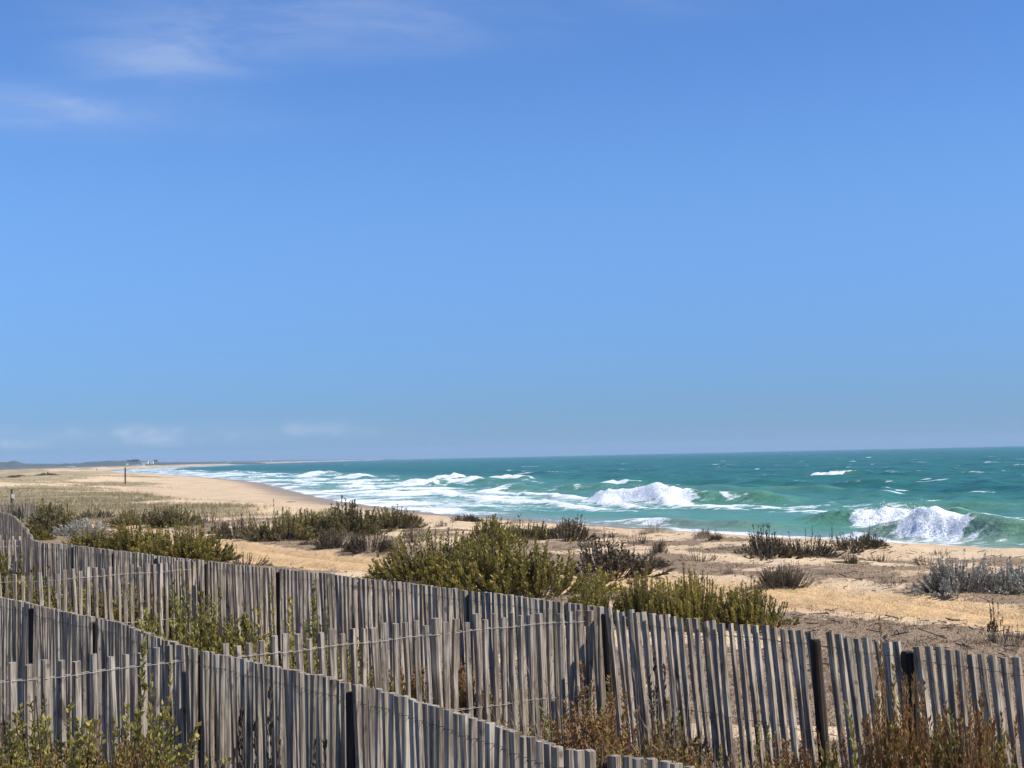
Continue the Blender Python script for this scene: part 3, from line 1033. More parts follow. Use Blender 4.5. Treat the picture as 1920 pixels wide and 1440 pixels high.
def shrub_meshes(kind, seed, n, m, ll, lw, h=0.5, up=0.6, leafy=0.45, rad=0.5, stem_r=0.006, tint=(0.15, 0.85), open_=0.75, base_r=0.28, club=0.0):
    """stems and leaves of a shrub about 1 m across and h m tall: upright leafy shoots curving out from a low base"""
    g = np.random.default_rng(seed)
    nc = max(5, n // 22)                              # shoots stand in clumps of unequal height
    cth = g.random(nc) * 2 * np.pi; cr = np.sqrt(g.random(nc)) * rad; ch = g.uniform(0.62, 1.3, nc)
    ci = g.integers(0, nc, n)
    cx = cr[ci] * np.cos(cth[ci]) + g.normal(0, 0.11 * rad * 2, n); cy = cr[ci] * np.sin(cth[ci]) + g.normal(0, 0.11 * rad * 2, n)
    th = np.arctan2(cy, cx); r = np.minimum(np.hypot(cx, cy), rad * 1.15)
    lob = ch[ci]
    tipz = np.maximum(h * (1 - open_ * (r / rad) ** 2), h * 0.12) * g.uniform(0.62, 1.12, n) * lob
    tipz = tipz * (h / np.percentile(tipz, 96))
    tip = np.stack([r * np.cos(th) * (0.85 + 0.3 * lob), r * np.sin(th) * (0.85 + 0.3 * lob), tipz], -1)
    tip[:, :2] += g.normal(0, 0.035, (n, 2)) + g.normal(0, 0.10, (nc, 2))[ci]
    base = np.stack([tip[:, 0] * base_r * 2, tip[:, 1] * base_r * 2, np.full(n, -0.02)], -1)
    ctl = base + (tip - base) * np.array([1 - up * .5, 1 - up * .5, 0.45]) + np.array([0, 0, 0.0])
    ctl[:, :2] = base[:, :2] + (tip[:, :2] - base[:, :2]) * (0.45 + 0.5 * up)

    def bez(t):
        t = t[..., None]
        return (1 - t) ** 2 * base[:, None] + 2 * t * (1 - t) * ctl[:, None] + t ** 2 * tip[:, None]

    def dbez(t):
        t = t[..., None]
        d = 2 * (1 - t) * (ctl - base)[:, None] + 2 * t * (tip - ctl)[:, None]
        return d / (np.linalg.norm(d, axis=-1, keepdims=True) + 1e-9)
    # stems: three sided tubes
    ts = np.tile(np.linspace(0, 1, 5)[None], (n, 1))
    P = bez(ts); D = dbez(ts)
    ref = np.array([0.3, 0.9, 0.1])
    A = np.cross(D, ref); A /= np.linalg.norm(A, axis=-1, keepdims=True); B = np.cross(D, A)
    rr = stem_r * np.linspace(1, 0.35, 5)[None, :, None, None] * g.uniform(.7, 1.4, n)[:, None, None, None]
    q = np.array([0, 2.09, 4.19])
    ring = P[:, :, None] + rr * (A[:, :, None] * np.cos(q)[None, None, :, None] + B[:, :, None] * np.sin(q)[None, None, :, None])
    sv = ring.reshape(-1, 3)
    idx = np.arange(n)[:, None, None] * 15 + np.arange(4)[None, :, None] * 3 + np.arange(3)[None, None, :]
    nxt = np.arange(n)[:, None, None] * 15 + np.arange(4)[None, :, None] * 3 + np.array([1, 2, 0])[None, None, :]
    sf = np.stack([idx, nxt, nxt + 3, idx + 3], -1).reshape(-1, 4)
    # leaves
    tl = leafy + (1 - leafy) * g.random((n, m)) ** 0.85
    LP = bez(tl); LD = dbez(tl)
    R = g.normal(0, 1, (n, m, 3)); R -= (R * LD).sum(-1, keepdims=True) * LD; R /= np.linalg.norm(R, axis=-1, keepdims=True)
    dr = LD * 0.75 + R * g.uniform(0.35, 0.95, (n, m, 1)) + np.array([0, 0, 0.15])
    dr /= np.linalg.norm(dr, axis=-1, keepdims=True)
    sd = np.cross(dr, R + g.normal(0, .5, (n, m, 3))); sd /= np.linalg.norm(sd, axis=-1, keepdims=True) + 1e-9
    bare = (g.random(n) > 0.10)[:, None, None] * 0.97 + 0.03      # some shoots have died and stand leafless
    le = ll * g.uniform(0.6, 1.3, (n, m, 1)) * bare; wi = lw * g.uniform(0.7, 1.2, (n, m, 1))
    nn = np.cross(dr, sd)
    v0 = LP; v1 = LP + dr * le * .5 + sd * wi + nn * wi * .3; v2 = LP + dr * le; v3 = LP + dr * le * .5 - sd * wi + nn * wi * .3
    lv = np.stack([v0, v1, v2, v3], 2).reshape(-1, 3)
    lf = np.arange(n * m * 4).reshape(-1, 4)
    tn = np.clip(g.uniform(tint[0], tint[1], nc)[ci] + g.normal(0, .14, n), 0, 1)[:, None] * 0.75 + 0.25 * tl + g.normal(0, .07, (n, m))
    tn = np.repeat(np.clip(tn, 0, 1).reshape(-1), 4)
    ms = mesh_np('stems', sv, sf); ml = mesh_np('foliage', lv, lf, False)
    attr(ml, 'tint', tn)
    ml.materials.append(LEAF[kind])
    return ms, ml


SH = {
    'green': [shrub_meshes('green', 200 + i, 300, 36, 0.046, 0.0105, 0.52, 0.7, 0.42) for i in range(4)],
    'bigreen': [shrub_meshes('green', 220 + i, 460, 44, 0.036, 0.0078, 0.52, 0.75, 0.42, stem_r=.0045) for i in range(4)],
    'olive': [shrub_meshes('olive', 240 + i, 300, 36, 0.042, 0.0100, 0.45, 0.6, 0.35) for i in range(4)],
    'dark': [shrub_meshes('dark', 260 + i, 210, 28, 0.038, 0.0092, 0.42, 0.75, 0.30, stem_r=.007, tint=(.1, .8)) for i in range(4)],
    'dome': [shrub_meshes('dark', 280 + i, 420, 30, 0.026, 0.0065, 0.46, 0.35, 0.45, tint=(.2, .95), open_=0.6) for i in range(2)],
    'silver': [shrub_meshes('silver', 300 + i, 330, 34, 0.036, 0.0095, 0.42, 0.6, 0.50, tint=(.2, 1)) for i in range(2)],
    'twig': [shrub_meshes('dark', 320 + i, 60, 16, 0.040, 0.0075, 0.5, 0.7, 0.25, stem_r=.008, tint=(.1, .9)) for i in range(4)],
    'herb': [shrub_meshes('herb', 340 + i, 190, 60, 0.040, 0.0115, 0.85, 0.35, 0.35, stem_r=.0045, tint=(.30, 1.0), rad=0.5, base_r=0.12) for i in range(3)],
    'rust': [shrub_meshes('rust', 360 + i, 420, 80, 0.036, 0.0085, 0.92, 0.5, 0.40, stem_r=.0035, tint=(.0, .95), open_=0.45, base_r=0.15) for i in range(2)],
    'dry': [shrub_meshes('dry', 380 + i, 170, 10, 0.09, 0.0025, 0.7, 0.6, 0.15, stem_r=.003, tint=(.1, 1)) for i in range(3)],
    'sprig': [shrub_meshes('herb', 400 + i, 22, 110, 0.036, 0.0080, 1.05, 0.85, 0.30, stem_r=.006, tint=(.45, 1.0), rad=0.22, open_=.4) for i in range(3)],
    'seed': [shrub_meshes('seed', 420 + i, 30, 26, 0.040, 0.0130, 1.0, 0.8, 0.72, stem_r=.008, tint=(.1, .9), rad=0.25, open_=.35) for i in range(2)],
    'leafy': [shrub_meshes('herb', 440 + i, 260, 70, 0.028, 0.0095, 0.85, 0.3, 0.25, stem_r=.006, tint=(.35, 1.0), rad=0.5, open_=.6, base_r=0.12) for i in range(2)],
}
for k, lst in SH.items():
    for ms, ml in lst:
        ms.materials.append(PALEBARK if k in ('dry', 'silver', 'rust') else BARK)
H0 = {'green': .52, 'bigreen': .52, 'olive': .45, 'dark': .42, 'dome': .46, 'silver': .42, 'twig': .5, 'herb': .85, 'rust': .92, 'dry': .7, 'sprig': 1.05, 'seed': 1.0, 'leafy': .85}
_vi = [0]


def shrub(kind, loc, w, h, label, group='dune shrubs', rz=None, name='shrub', tilt=(0, 0)):
    g = random.Random(_vi[0] * 13 + 5)
    _vi[0] += 1
    ms, ml = SH[kind][g.randrange(len(SH[kind]))]
    t = thing(name, loc, label, 'grass' if kind == 'dry' else ('plant' if kind in ('sprig', 'seed') else 'shrub'), group, g.uniform(0, 6.28) if rz is None else rz)
    t.rotation_euler[0] = tilt[0]; t.rotation_euler[1] = tilt[1]
    kx, ky = g.uniform(.85, 1.2), g.uniform(.85, 1.2)
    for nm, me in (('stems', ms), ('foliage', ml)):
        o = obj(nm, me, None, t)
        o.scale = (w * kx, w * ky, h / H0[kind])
    return t


def shrub_px(kind, px, py, wpx, hpx, label, group='dune shrubs', **k):
    """base column and row in the photograph, width and height in its pixels -> metres on the ground there"""
    x, y, z = survey(px, py)
    s = y / FPX
    return shrub(kind, (x, y, z - 0.03), wpx * s * 0.93, hpx * s * 0.96, label, group, **k)


G = 'dune shrubs'
# --- beyond the long fence, left
shrub_px('olive', 60, 972, 70, 26, 'small dark green shrub beside the far end of the paling fences')
shrub_px('olive', 110, 1000, 140, 54, 'broad olive shrub behind the silvery plant')
shrub_px('green', 60, 1012, 60, 30, 'low green shrub at the corner where the far fences meet')
shrub_px('silver', 158, 1008, 95, 34, 'silvery grey plant among green shrubs behind the long fence')
shrub_px('green', 175, 1030, 130, 36, 'low yellow-green shrub just over the long fence, before the silvery plant')
shrub_px('olive', 245, 985, 90, 30, 'dark green shrub on the sand, on the landward side of a spreading one')
shrub_px('olive', 325, 987, 120, 38, 'spreading dark green shrub on the pale sand below the grass flat')
shrub_px('twig', 395, 980, 50, 28, 'dark twiggy shrublet at the tip of the spreading dark shrub')
shrub_px('green', 262, 1044, 120, 66, 'green shrub with fanned shoots behind the long fence')
shrub_px('bigreen', 350, 1050, 160, 68, 'large dense green shrub at the landward end of the orange track')
shrub_px('dark', 450, 1010, 80, 40, 'grey brown shrub between the orange track and the pale sand')
shrub_px('twig', 458, 1060, 75, 34, 'bare twiggy shrub at the near edge of the orange track')
shrub_px('dark', 182, 970, 60, 18, 'low brownish shrublet among the green shrubs')
shrub_px('dark', 412, 1000, 40, 26, 'small grey brown shrub beside a larger one at the track')
# --- middle group
shrub_px('olive', 530, 1012, 115, 52, 'green shrub with yellowish tips above the orange track')
shrub_px('green', 585, 1000, 95, 46, 'bright green shrub between two larger ones above the track')
shrub_px('olive', 655, 1003, 135, 62, 'tallest rounded olive shrub in the cluster above the track')
shrub_px('olive', 742, 990, 90, 40, 'rounded straw-tipped shrub set against the surf')
shrub_px('dark', 612, 1028, 75, 42, 'dark shrub casting shadow on the far edge of the track')
shrub_px('dark', 690, 1031, 95, 34, 'low brown shrub beside the dark one on the track edge')
shrub_px('dark', 505, 1014, 60, 30, 'dull grey green shrub at the foot of the track-side cluster')
shrub_px('twig', 775, 1016, 62, 44, 'upright grey shrub with bare pale stems on open sand')
shrub_px('dark', 872, 977, 55, 14, 'small tuft of dark shrub on the very crest by the surf', name='shrublet')
shrub_px('twig', 800, 1020, 40, 18, 'sparse low shrublet beside the upright grey shrub', name='shrublet')
# --- centre
shrub_px('green', 925, 1018, 95, 48, 'green shrub behind the biggest yellow-green one')
shrub_px('olive', 985, 1010, 80, 32, 'olive shrub on the dune crest by the surf')
shrub_px('bigreen', 815, 1092, 185, 92, 'big dark green shrub spilling over the long fence by the track')
shrub_px('bigreen', 890, 1090, 130, 85, 'green shrub in the middle of the big group behind the long fence')
shrub_px('bigreen', 985, 1122, 215, 122, 'biggest yellow-green shrub with upright shoots behind the long fence')
shrub_px('dark', 1058, 1013, 105, 42, 'brownish green shrub on the dune crest')
shrub_px('dark', 1145, 1075, 165, 66, 'dark brown twiggy shrub alone on the sand beyond the big green shrubs')
shrub_px('twig', 1118, 1026, 75, 32, 'dark green twiggy shrub on the pale sand of the crest')
shrub_px('twig', 1190, 1022, 62, 26, 'sparse grey shrub close to the crest of the dune')
shrub_px('twig', 1236, 1040, 50, 30, 'small dark shrublet standing alone on pale sand', name='shrublet')
shrub_px('twig', 1312, 1052, 62, 26, 'bare twiglets on the open sand near the crest', name='shrublet')
shrub_px('dry', 1232, 1000, 80, 28, 'tuft of straw coloured grass on the crest of the dune', group='dry grass tufts', name='grass_tuft')
shrub_px('dry', 1310, 1010, 60, 22, 'greyish dry grass tuft at the drop to the beach', group='dry grass tufts', name='grass_tuft')
shrub_px('bigreen', 1105, 1168, 140, 84, 'leafy green shrub where the slanting fence begins')
shrub_px('bigreen', 1205, 1172, 150, 92, 'bushy green shrub leaning over the slanting fence, among others')
shrub_px('bigreen', 1300, 1176, 140, 100, 'shrub with tall dark shoots just over the slanting fence')
shrub_px('bigreen', 1405, 1180, 140, 82, 'rounded green shrub at the end of the row over the slanting fence')
# --- right
shrub_px('dark', 1440, 1044, 130, 54, 'dark shrub on the sand against the breaking waves')
shrub_px('dark', 1510, 1044, 100, 42, 'dark greenish shrub joined to one against the breaking waves')
shrub_px('dark', 1600, 1030, 130, 28, 'low mat of dark fleshy shoots on the crest below the breaker')
shrub_px('seed', 1560, 1020, 16, 40, 'thin dry stalk standing against the water', name='dry_stalk', group='dry stalks on the crest')
shrub_px('seed', 1628, 1022, 18, 42, 'thin dry stalk standing against the water', name='dry_stalk', group='dry stalks on the crest')
shrub_px('dome', 1468, 1102, 100, 46, 'small dark dome shaped shrub beside the track')
shrub_px('silver', 1800, 1110, 130, 66, 'silver grey rounded bush on the brown litter')
shrub_px('silver', 1880, 1108, 120, 56, 'greyer bush merging with the silver grey one')
shrub_px('dark', 1752, 1114, 40, 30, 'dark little shrub at the foot of the silver grey bush', name='shrublet')
shrub_px('seed', 1866, 1206, 70, 82, 'dry brown seedhead shrub at the near edge of the track', name='seedhead_shrub')
shrub_px('twig', 1895, 1208, 100, 40, 'low grey tangle at the foot of the seedhead shrub')
# --- behind the fences, low on the far left
shrub('leafy', (-4.3, 19.6, 2.6), 1.3, 0.75, 'dark leafy shrub in shade behind the wired cross fence')
shrub('leafy', (-6.3, 19.6, 2.6), 1.5, 0.85, 'leafy shrub in the corner behind the wired cross fence')
shrub('leafy', (-5.2, 19.0, 2.6), 1.4, 0.95, 'green thicket seen between the pickets of the wired cross fence')
shrub('green', (-7.3, 22.0, 2.6), 1.7, 1.0, 'green shrub filling the corner of the long fence')
shrub('dark', (-8.7, 25.9, 2.6), 1.2, 0.8, 'shaded dark shrub at the foot of the far fences')
# --- inside the compartments
shrub('herb', (-2.65, 13.2, 2.55), 1.12, 1.22, 'yellow-green leafy shrub between the near and long fences')
shrub('herb', (-2.05, 13.5, 2.55), 1.23, 1.12, 'yellow-green shrub with reddish stems between the near and long fences')
shrub('herb', (-3.05, 14.2, 2.55), 1.01, 1.05, 'smaller yellow-green shrub inside the fence compartment')
shrub('leafy', (-1.55, 12.6, 2.55), 1.01, 0.88, 'low green shrub at the foot of the wired pickets')
shrub('rust', (-1.2, 11.6, 2.55), 0.90, 0.71, 'rusty herb growing behind the widely wired pickets')
shrub('sprig', (-1.93, 13.9, 2.55), 1.34, 1.19, 'tall yellow sprig rising before the long fence', name='sprig')
# --- in front of the slanting fence
shrub('rust', (2.05, 8.55, 2.5), 0.69, 1.16, 'rusty brown bush in front of the slanting fence')
shrub('rust', (2.42, 8.35, 2.5), 0.62, 1.05, 'rust and green bush beside the rusty brown one')
shrub('herb', (2.2, 8.25, 2.5), 0.69, 0.89, 'yellow-green herb in front of the rusty bushes')
shrub('rust', (1.5, 8.9, 2.5), 0.67, 0.75, 'low reddish herb against the slanting fence')
shrub('sprig', (1.45, 8.6, 2.5), 0.67, 0.85, 'yellow-green sprig by the low reddish herb', name='sprig')
shrub('sprig', (1.25, 9.3, 2.5), 0.67, 0.91, 'pale green sprig before the slanting pickets', name='sprig')
shrub('sprig', (0.68, 8.9, 2.5), 0.62, 0.89, 'yellowish sprig behind the end of the near fence', name='sprig')
shrub('sprig', (0.83, 9.0, 2.5), 0.62, 0.93, 'orange-yellow sprig before the slanting fence corner', name='sprig')
shrub('rust', (0.95, 9.5, 2.5), 0.95, 0.68, 'brown undergrowth before the slanting fence')
shrub('rust', (1.6, 9.35, 2.5), 0.90, 0.57, 'brown and green undergrowth at the middle of the slanting fence')
shrub('rust', (0.55, 10.6, 2.5), 1.01, 0.82, 'reddish dry herbs in the corner of the cross fence')
shrub('dry', (0.35, 10.5, 2.5), 1.01, 0.97, 'dry reddish straw in the corner of the cross fence', group='dry grass tufts', name='grass_tuft')
shrub('dry', (0.95, 10.4, 2.5), 0.90, 0.91, 'dry straw tuft before the corner post', group='dry grass tufts', name='grass_tuft')
shrub('dry', (1.15, 8.7, 2.5), 1.01, 0.71, 'pale dry stems among the sprigs by the near fence', group='dry grass tufts', name='grass_tuft')
shrub('dry', (1.75, 8.7, 2.5), 0.90, 0.68, 'pale tangled dry stems beside the rusty bush', group='dry grass tufts', name='grass_tuft')
shrub('seed', (1.02, 10.6, 2.5), 0.67, 1.03, 'dark dry flower stalk by the corner post', name='seedhead_plant')
shrub('leafy', (0.55, 9.6, 2.5), 0.78, 0.51, 'low leafy herb behind the near fence')
# --- front left
shrub('leafy', (-2.55, 8.7, 2.5), 1.40, 1.08, 'green shrub pushing through the short cross fence')
shrub('leafy', (-3.0, 8.55, 2.5), 1.23, 1.24, 'green shrub at the overgrown end of the short cross fence')
shrub('leafy', (-2.1, 8.5, 2.5), 1.12, 0.94, 'low green shrub at the joint of near and cross fence')
shrub('leafy', (-2.75, 8.2, 2.5), 1.34, 0.91, 'low bright green scrub before the short cross fence')
shrub('sprig', (-2.62, 8.75, 2.5), 1.12, 1.48, 'long leafy branch reaching over the short cross fence', name='sprig', tilt=(0.0, 0.0))
shrub('sprig', (-2.25, 8.75, 2.5), 1.01, 1.28, 'yellowish branch before the short cross fence', name='sprig')
shrub('rust', (-2.45, 8.5, 2.5), 0.90, 0.82, 'reddish dry herb under the green scrub')
shrub('dry', (-2.95, 8.9, 2.5), 0.78, 1.12, 'thin dry stems in the overgrown cross fence', group='dry grass tufts', name='grass_tuft')
shrub('seed', (-1.12, 6.95, 2.5), 0.55, 1.36, 'dark dead flower stalks before the near fence', name='seedhead_plant')
shrub('seed', (-0.85, 6.8, 2.5), 0.55, 1.26, 'shorter dark dead stalks before the near fence', name='seedhead_plant')
shrub('seed', (-1.28, 7.2, 2.5), 0.55, 1.32, 'slender dark dead stalk before the near fence', name='seedhead_plant')
# filling in the growth along the slanting fence and in the corners
gr = np.random.default_rng(23)
for (kind, x0, y0, x1, y1, n_, h0, h1, w0, lab, nm) in (
        ('rust', 0.75, 9.9, 1.95, 8.6, 5, 0.40, 0.62, 0.5, 'reddish brown herb in the growth along the slanting fence', 'herb'),
        ('sprig', 0.6, 9.3, 1.9, 8.2, 6, 0.5, 0.72, 0.45, 'yellow-green sprig in the growth along the slanting fence', 'sprig'),
        ('dry', 0.5, 10.3, 1.9, 8.5, 4, 0.5, 0.75, 0.6, 'dry stems in the growth along the slanting fence', 'straw_tuft'),
        ('rust', 1.95, 8.75, 2.55, 8.1, 4, 0.80, 1.05, 0.55, 'rusty bush in the tall growth before the slanting fence', 'herb'),
        ('leafy', -3.3, 8.7, -1.9, 8.3, 8, 0.72, 0.98, 0.8, 'leafy green shrub in the thicket before the short cross fence', 'shrub'),
        ('dry', -3.2, 9.0, -2.0, 8.6, 4, 0.7, 1.0, 0.6, 'dry stems in the thicket before the short cross fence', 'straw_tuft'),
        ('rust', -3.0, 8.6, -1.9, 8.3, 5, 0.65, 0.9, 0.6, 'reddish herb in the thicket before the short cross fence', 'herb'),
        ('herb', -3.0, 14.2, -1.8, 13.0, 5, 0.85, 1.1, 0.9, 'yellow-green shrub in the compartment between near and long fence', 'shrub'),
        ('rust', -1.6, 12.0, -0.2, 11.9, 5, 0.6, 0.85, 0.7, 'rusty herb behind the wired cross fence', 'herb')):
    for q in range(n_):
        t_ = (q + gr.random()) / n_
        shrub(kind, (x0 + (x1 - x0) * t_ + gr.normal(0, .08), y0 + (y1 - y0) * t_ + gr.normal(0, .15), 2.5), w0 * gr.uniform(.8, 1.2), gr.uniform(h0, h1), lab, 'growth among the fences', name=nm)
# --- scattered small dry growth between the track and the crest
gr = np.random.default_rng(31)
k_ = 0
while k_ < 60:
    y = math.exp(gr.uniform(math.log(24), math.log(66))); x = y * gr.uniform(-0.22, 0.36)
    so1, _ = track_off(np.array([x]), np.array([y]))
    if not (27 < landward(x, y) < 52) or abs(so1[0]) < 2.2:
        continue
    k_ += 1
    kd = ('twig', 'dry', 'dark', 'twig')[k_ % 4]
    w_ = gr.uniform(0.25, 0.8)
    if kd == 'dry':
        shrub(kd, (x, y, ground_at(x, y) - 0.03), w_, gr.uniform(0.12, 0.28), 'small straw tuft on the sand between track and beach', 'small growth between track and beach', name='grass_tuft')
    else:
        shrub(kd, (x, y, ground_at(x, y) - 0.03), w_, gr.uniform(0.12, 0.32), 'small dark twiggy shrublet on the sand between track and beach', 'small growth between track and beach', name='shrublet')
# --- low shrubs out on the grass flat
gr = np.random.default_rng(19)
k_ = 0
while k_ < 46:
    y = math.exp(gr.uniform(math.log(95), math.log(420))); x = y * gr.uniform(-0.40, -0.20)
    if landward(x, y) < 45 or fbm(x / 22, y / 40, 123, 2) < 0.50:
        continue
    k_ += 1
    w_ = gr.uniform(1.6, 5.0)
    shrub('olive' if gr.random() < .7 else 'dark', (x, y, ground_at(x, y) - 0.08), w_, gr.uniform(0.35, 0.8) * (0.6 + w_ * .12), 'dark green low shrub on the distant dune flat', 'low shrubs on the dune flat', name='low_shrub')

# ------------------------------------------------------------------ ground cover nobody could count
def blades(pos, hgt, per, width, spread, seed, name, kind, label, tint=(0.1, 1.0)):
    g = np.random.default_rng(seed)
    n = len(pos)
    P = np.repeat(pos, per, 0); Hh = np.repeat(hgt, per)
    N = n * per
    P = P + np.column_stack([g.normal(0, 1, N) * Hh * 0.25, g.normal(0, 1, N) * Hh * 0.25, np.zeros(N)])
    th = g.random(N) * 6.283
    ln = g.uniform(0.5, 1.1, N) * Hh
    lean = g.uniform(0.1, spread, N)
    d = np.column_stack([np.cos(th) * lean, np.sin(th) * lean, np.sqrt(np.clip(1 - (lean * .6) ** 2, .1, 1))])
    sd = np.column_stack([-np.sin(th + .6), np.cos(th + .6), np.zeros(N)]) * (width * g.uniform(.6, 1.4, N))[:, None]
    mid = P + d * (ln * .55)[:, None]
    tip = P + d * ln[:, None] + np.column_stack([np.cos(th) * lean * ln * .25, np.sin(th) * lean * ln * .25, -0.12 * ln])
    v = np.stack([P - sd * .6, P + sd * .6, mid + sd * .5, tip, mid - sd * .5], 1)
    i = np.arange(N)[:, None] * 5
    f = np.concatenate([i + np.array([[0, 1, 2, 4]]), i + np.array([[4, 2, 3, 3]])], 1).reshape(-1, 4)
    q = f[0::2]; t = np.concatenate([q[:, [0, 1, 2]], q[:, [0, 2, 3]], f[1::2][:, :3]])
    me = mesh_np(name, v.reshape(-1, 3), t, False)
    tn = np.repeat(np.clip(g.uniform(tint[0], tint[1], N), 0, 1), 5)
    attr(me, 'tint', tn)
    me.materials.append(LEAF[kind])
    o = obj(name, me)
    return tag(o, label, name.replace('_', ' '), kind='stuff')


g = np.random.default_rng(77)
LEAF['marram'] = leaf_mat('marram_grass', [(0.0, (0.15, 0.125, 0.06)), (0.5, (0.30, 0.245, 0.125)), (1.0, (0.48, 0.40, 0.235))], 0.2)
# grass of the dune flat
yy = np.exp(g.uniform(math.log(60), math.log(420), 60000)); xx = g.uniform(-0.44, -0.10, 60000) * yy
keep = g.random(60000) < veg_mask(xx, yy) * 0.75
xx, yy = xx[keep][:17000], yy[keep][:17000]
pos = np.column_stack([xx, yy, ground_z(xx, yy) - 0.02])
blades(pos, g.uniform(0.16, 0.42, len(xx)) * (0.6 + 0.8 * fbm(xx / 9, yy / 9, 5, 2)), 7, 0.011, 0.75, 1, 'dune_grass', 'marram', 'dry olive grass covering the dune flat')
# litter: dry stubble in the brown patches of the platform
yy = np.exp(g.uniform(math.log(12), math.log(75), 90000)); xx = g.uniform(-0.42, 0.44, 90000) * yy
keep = g.random(90000) < mat_mask(xx, yy)
xx, yy = xx[keep][:19000], yy[keep][:19000]
pos = np.column_stack([xx, yy, ground_z(xx, yy) - 0.01])
blades(pos, g.uniform(0.03, 0.11, len(xx)), 5, 0.006, 1.1, 2, 'dry_stubble', 'dry', 'dry brown plant stubble lying on the sand', (0.0, 0.62))
# sticks and dead twigs
n = 5200
yy = np.exp(g.uniform(math.log(17), math.log(70), n)); xx = g.uniform(-0.40, 0.42, n) * yy
so_, _a = track_off(xx, yy)
keep = (np.abs(so_) > 1.5) & (landward(xx, yy) > 27)
xx, yy = xx[keep], yy[keep]; n = len(xx)
zz = ground_z(xx, yy)
th = g.random(n) * 6.28; ln = g.uniform(.05, .34, n) ** 1.3 * 1.2; wd = g.uniform(.003, .009, n)
dx = np.cos(th) * ln; dy = np.sin(th) * ln; rise = g.uniform(0.005, .25, n) * ln
sv = []; sx = -np.sin(th) * wd; sy = np.cos(th) * wd
for (ex, up_) in ((0, 0), (1, 1)):
    cx, cy, cz = xx + dx * ex, yy + dy * ex, zz + 0.008 + rise * up_
    sv += [np.column_stack([cx + sx, cy + sy, cz]), np.column_stack([cx - sx, cy - sy, cz]), np.column_stack([cx, cy, cz + wd * 1.8])]
sv = np.stack(sv, 1)
i = np.arange(n)[:, None] * 6
tw = np.concatenate([i + np.array([[0, 1, 4, 3]]), i + np.array([[1, 2, 5, 4]]), i + np.array([[2, 0, 3, 5]])])
tag(obj('dead_twigs', mesh_np('dead_twigs', sv.reshape(-1, 3), tw, False), BARK), 'dead twigs scattered over the dune sand', 'twigs', kind='stuff')
# dry herbs and straw on the ground inside the fence compartments
n = 5200
yy = g.uniform(5.5, 24, n); xx = np.interp(yy, la[::-1, 1], la[::-1, 0]) - g.uniform(0.1, 5.2, n)
keep = g.random(n) < 0.85
xx, yy = xx[keep], yy[keep]
pos = np.column_stack([xx, yy, ground_z(xx, yy) - 0.02])
blades(pos, g.uniform(0.10, 0.38, len(xx)), 6, 0.004, 0.9, 3, 'dry_undergrowth', 'dry', 'straw and dry herbs covering the ground between the fences', (0.0, 0.75))

# ------------------------------------------------------------------ posts, driftwood and other small things
def pole(px, py, hpx, r, label, sign=False):
    x, y, z = survey(px, py)
    h = hpx * y / FPX
    t = thing('marker_post', (x, y, z), label, 'post')
    vs, fs = tube([(0, 0, -0.3), (0.0, 0, h * .5), (0.012, 0, h - 0.02), (0.012, 0, h)], [r * 1.08, r, r * .95, r * .8], 9)
    obj('shaft', pymesh('shaft', vs, fs, True), simple('post_timber', (0.045, 0.035, 0.028), (0.11, 0.09, 0.07), 12, 0.9, (1, 1, .1)), t)
    vs, fs = tube([(0.012, 0, h), (0.012, 0, h + 0.03)], [r * 0.98, r * .5], 9)
    obj('cap', pymesh('cap', vs, fs), POSTM, t)
    if sign:
        w, hh, d = .16, .22, .012
        z1 = h * 0.72; yf = -r - .004
        v = [(sx_ * w / 2 + .09, yf - dd, z1 + sz * hh / 2) for dd in (0, d) for sz in (-1, 1) for sx_ in (-1, 1)]
        f = [(0, 1, 3, 2), (4, 6, 7, 5), (0, 4, 5, 1), (2, 3, 7, 6), (0, 2, 6, 4), (1, 5, 7, 3)]
        obj('sign_plate', pymesh('sign_plate', v, f), simple('sign_white', (0.72, 0.72, 0.70), (0.8, 0.8, 0.78), 3, 0.6), t)
    return t


pole(235, 908, 31, 0.13, 'tall dark wooden post standing alone between dune grass and beach')
pole(22, 962, 44, 0.06, 'thin dark post with a small white plate by the far grey fence', True)


def driftwood(px, py, Lpx, ang, label, branch=True):
    x, y, z = survey(px, py)
    L = Lpx * y / FPX
    t = thing('driftwood', (x, y, z), label, 'driftwood', None, ang)
    rn = random.Random(int(px))
    pts = [((k / 5 - .5) * L, rn.uniform(-.05, .05) * L, 0.05 + 0.03 * math.sin(k * 1.4) + .02 * k) for k in range(6)]
    q_ = min(0.09, L * 0.035)
    vs, fs = tube([(p[0], p[1], p[2] * q_ / .09) for p in pts], [q_ * k for k in (1, .9, .95, .7, .55, .2)], 7)
    obj('log', pymesh('log', vs, fs, True), BARK, t)
    if branch:
        vs, fs = tube([(pts[2][0], pts[2][1], q_), (pts[2][0] + .1 * L, .08 * L, .12 * L), (pts[2][0] + .22 * L, .14 * L, .20 * L)], [q_ * .6, q_ * .4, q_ * .15], 5)
        obj('branch', pymesh('branch', vs, fs, True), BARK, t)


driftwood(546, 942, 20, 0.25, 'branching piece of driftwood on the beach near the swash')
driftwood(470, 948, 18, -1.1, 'slanting stick of driftwood on dry sand above the swash', False)
driftwood(437, 941, 14, 0.1, 'dark clump of driftwood on the dry beach', True)
driftwood(1672, 1036, 24, 0.9, 'pale bare branch on the crest at the foot of the tall breaker', True)
driftwood(1580, 1056, 60, 0.05, 'long bleached stick lying on the sand above the litter', False)


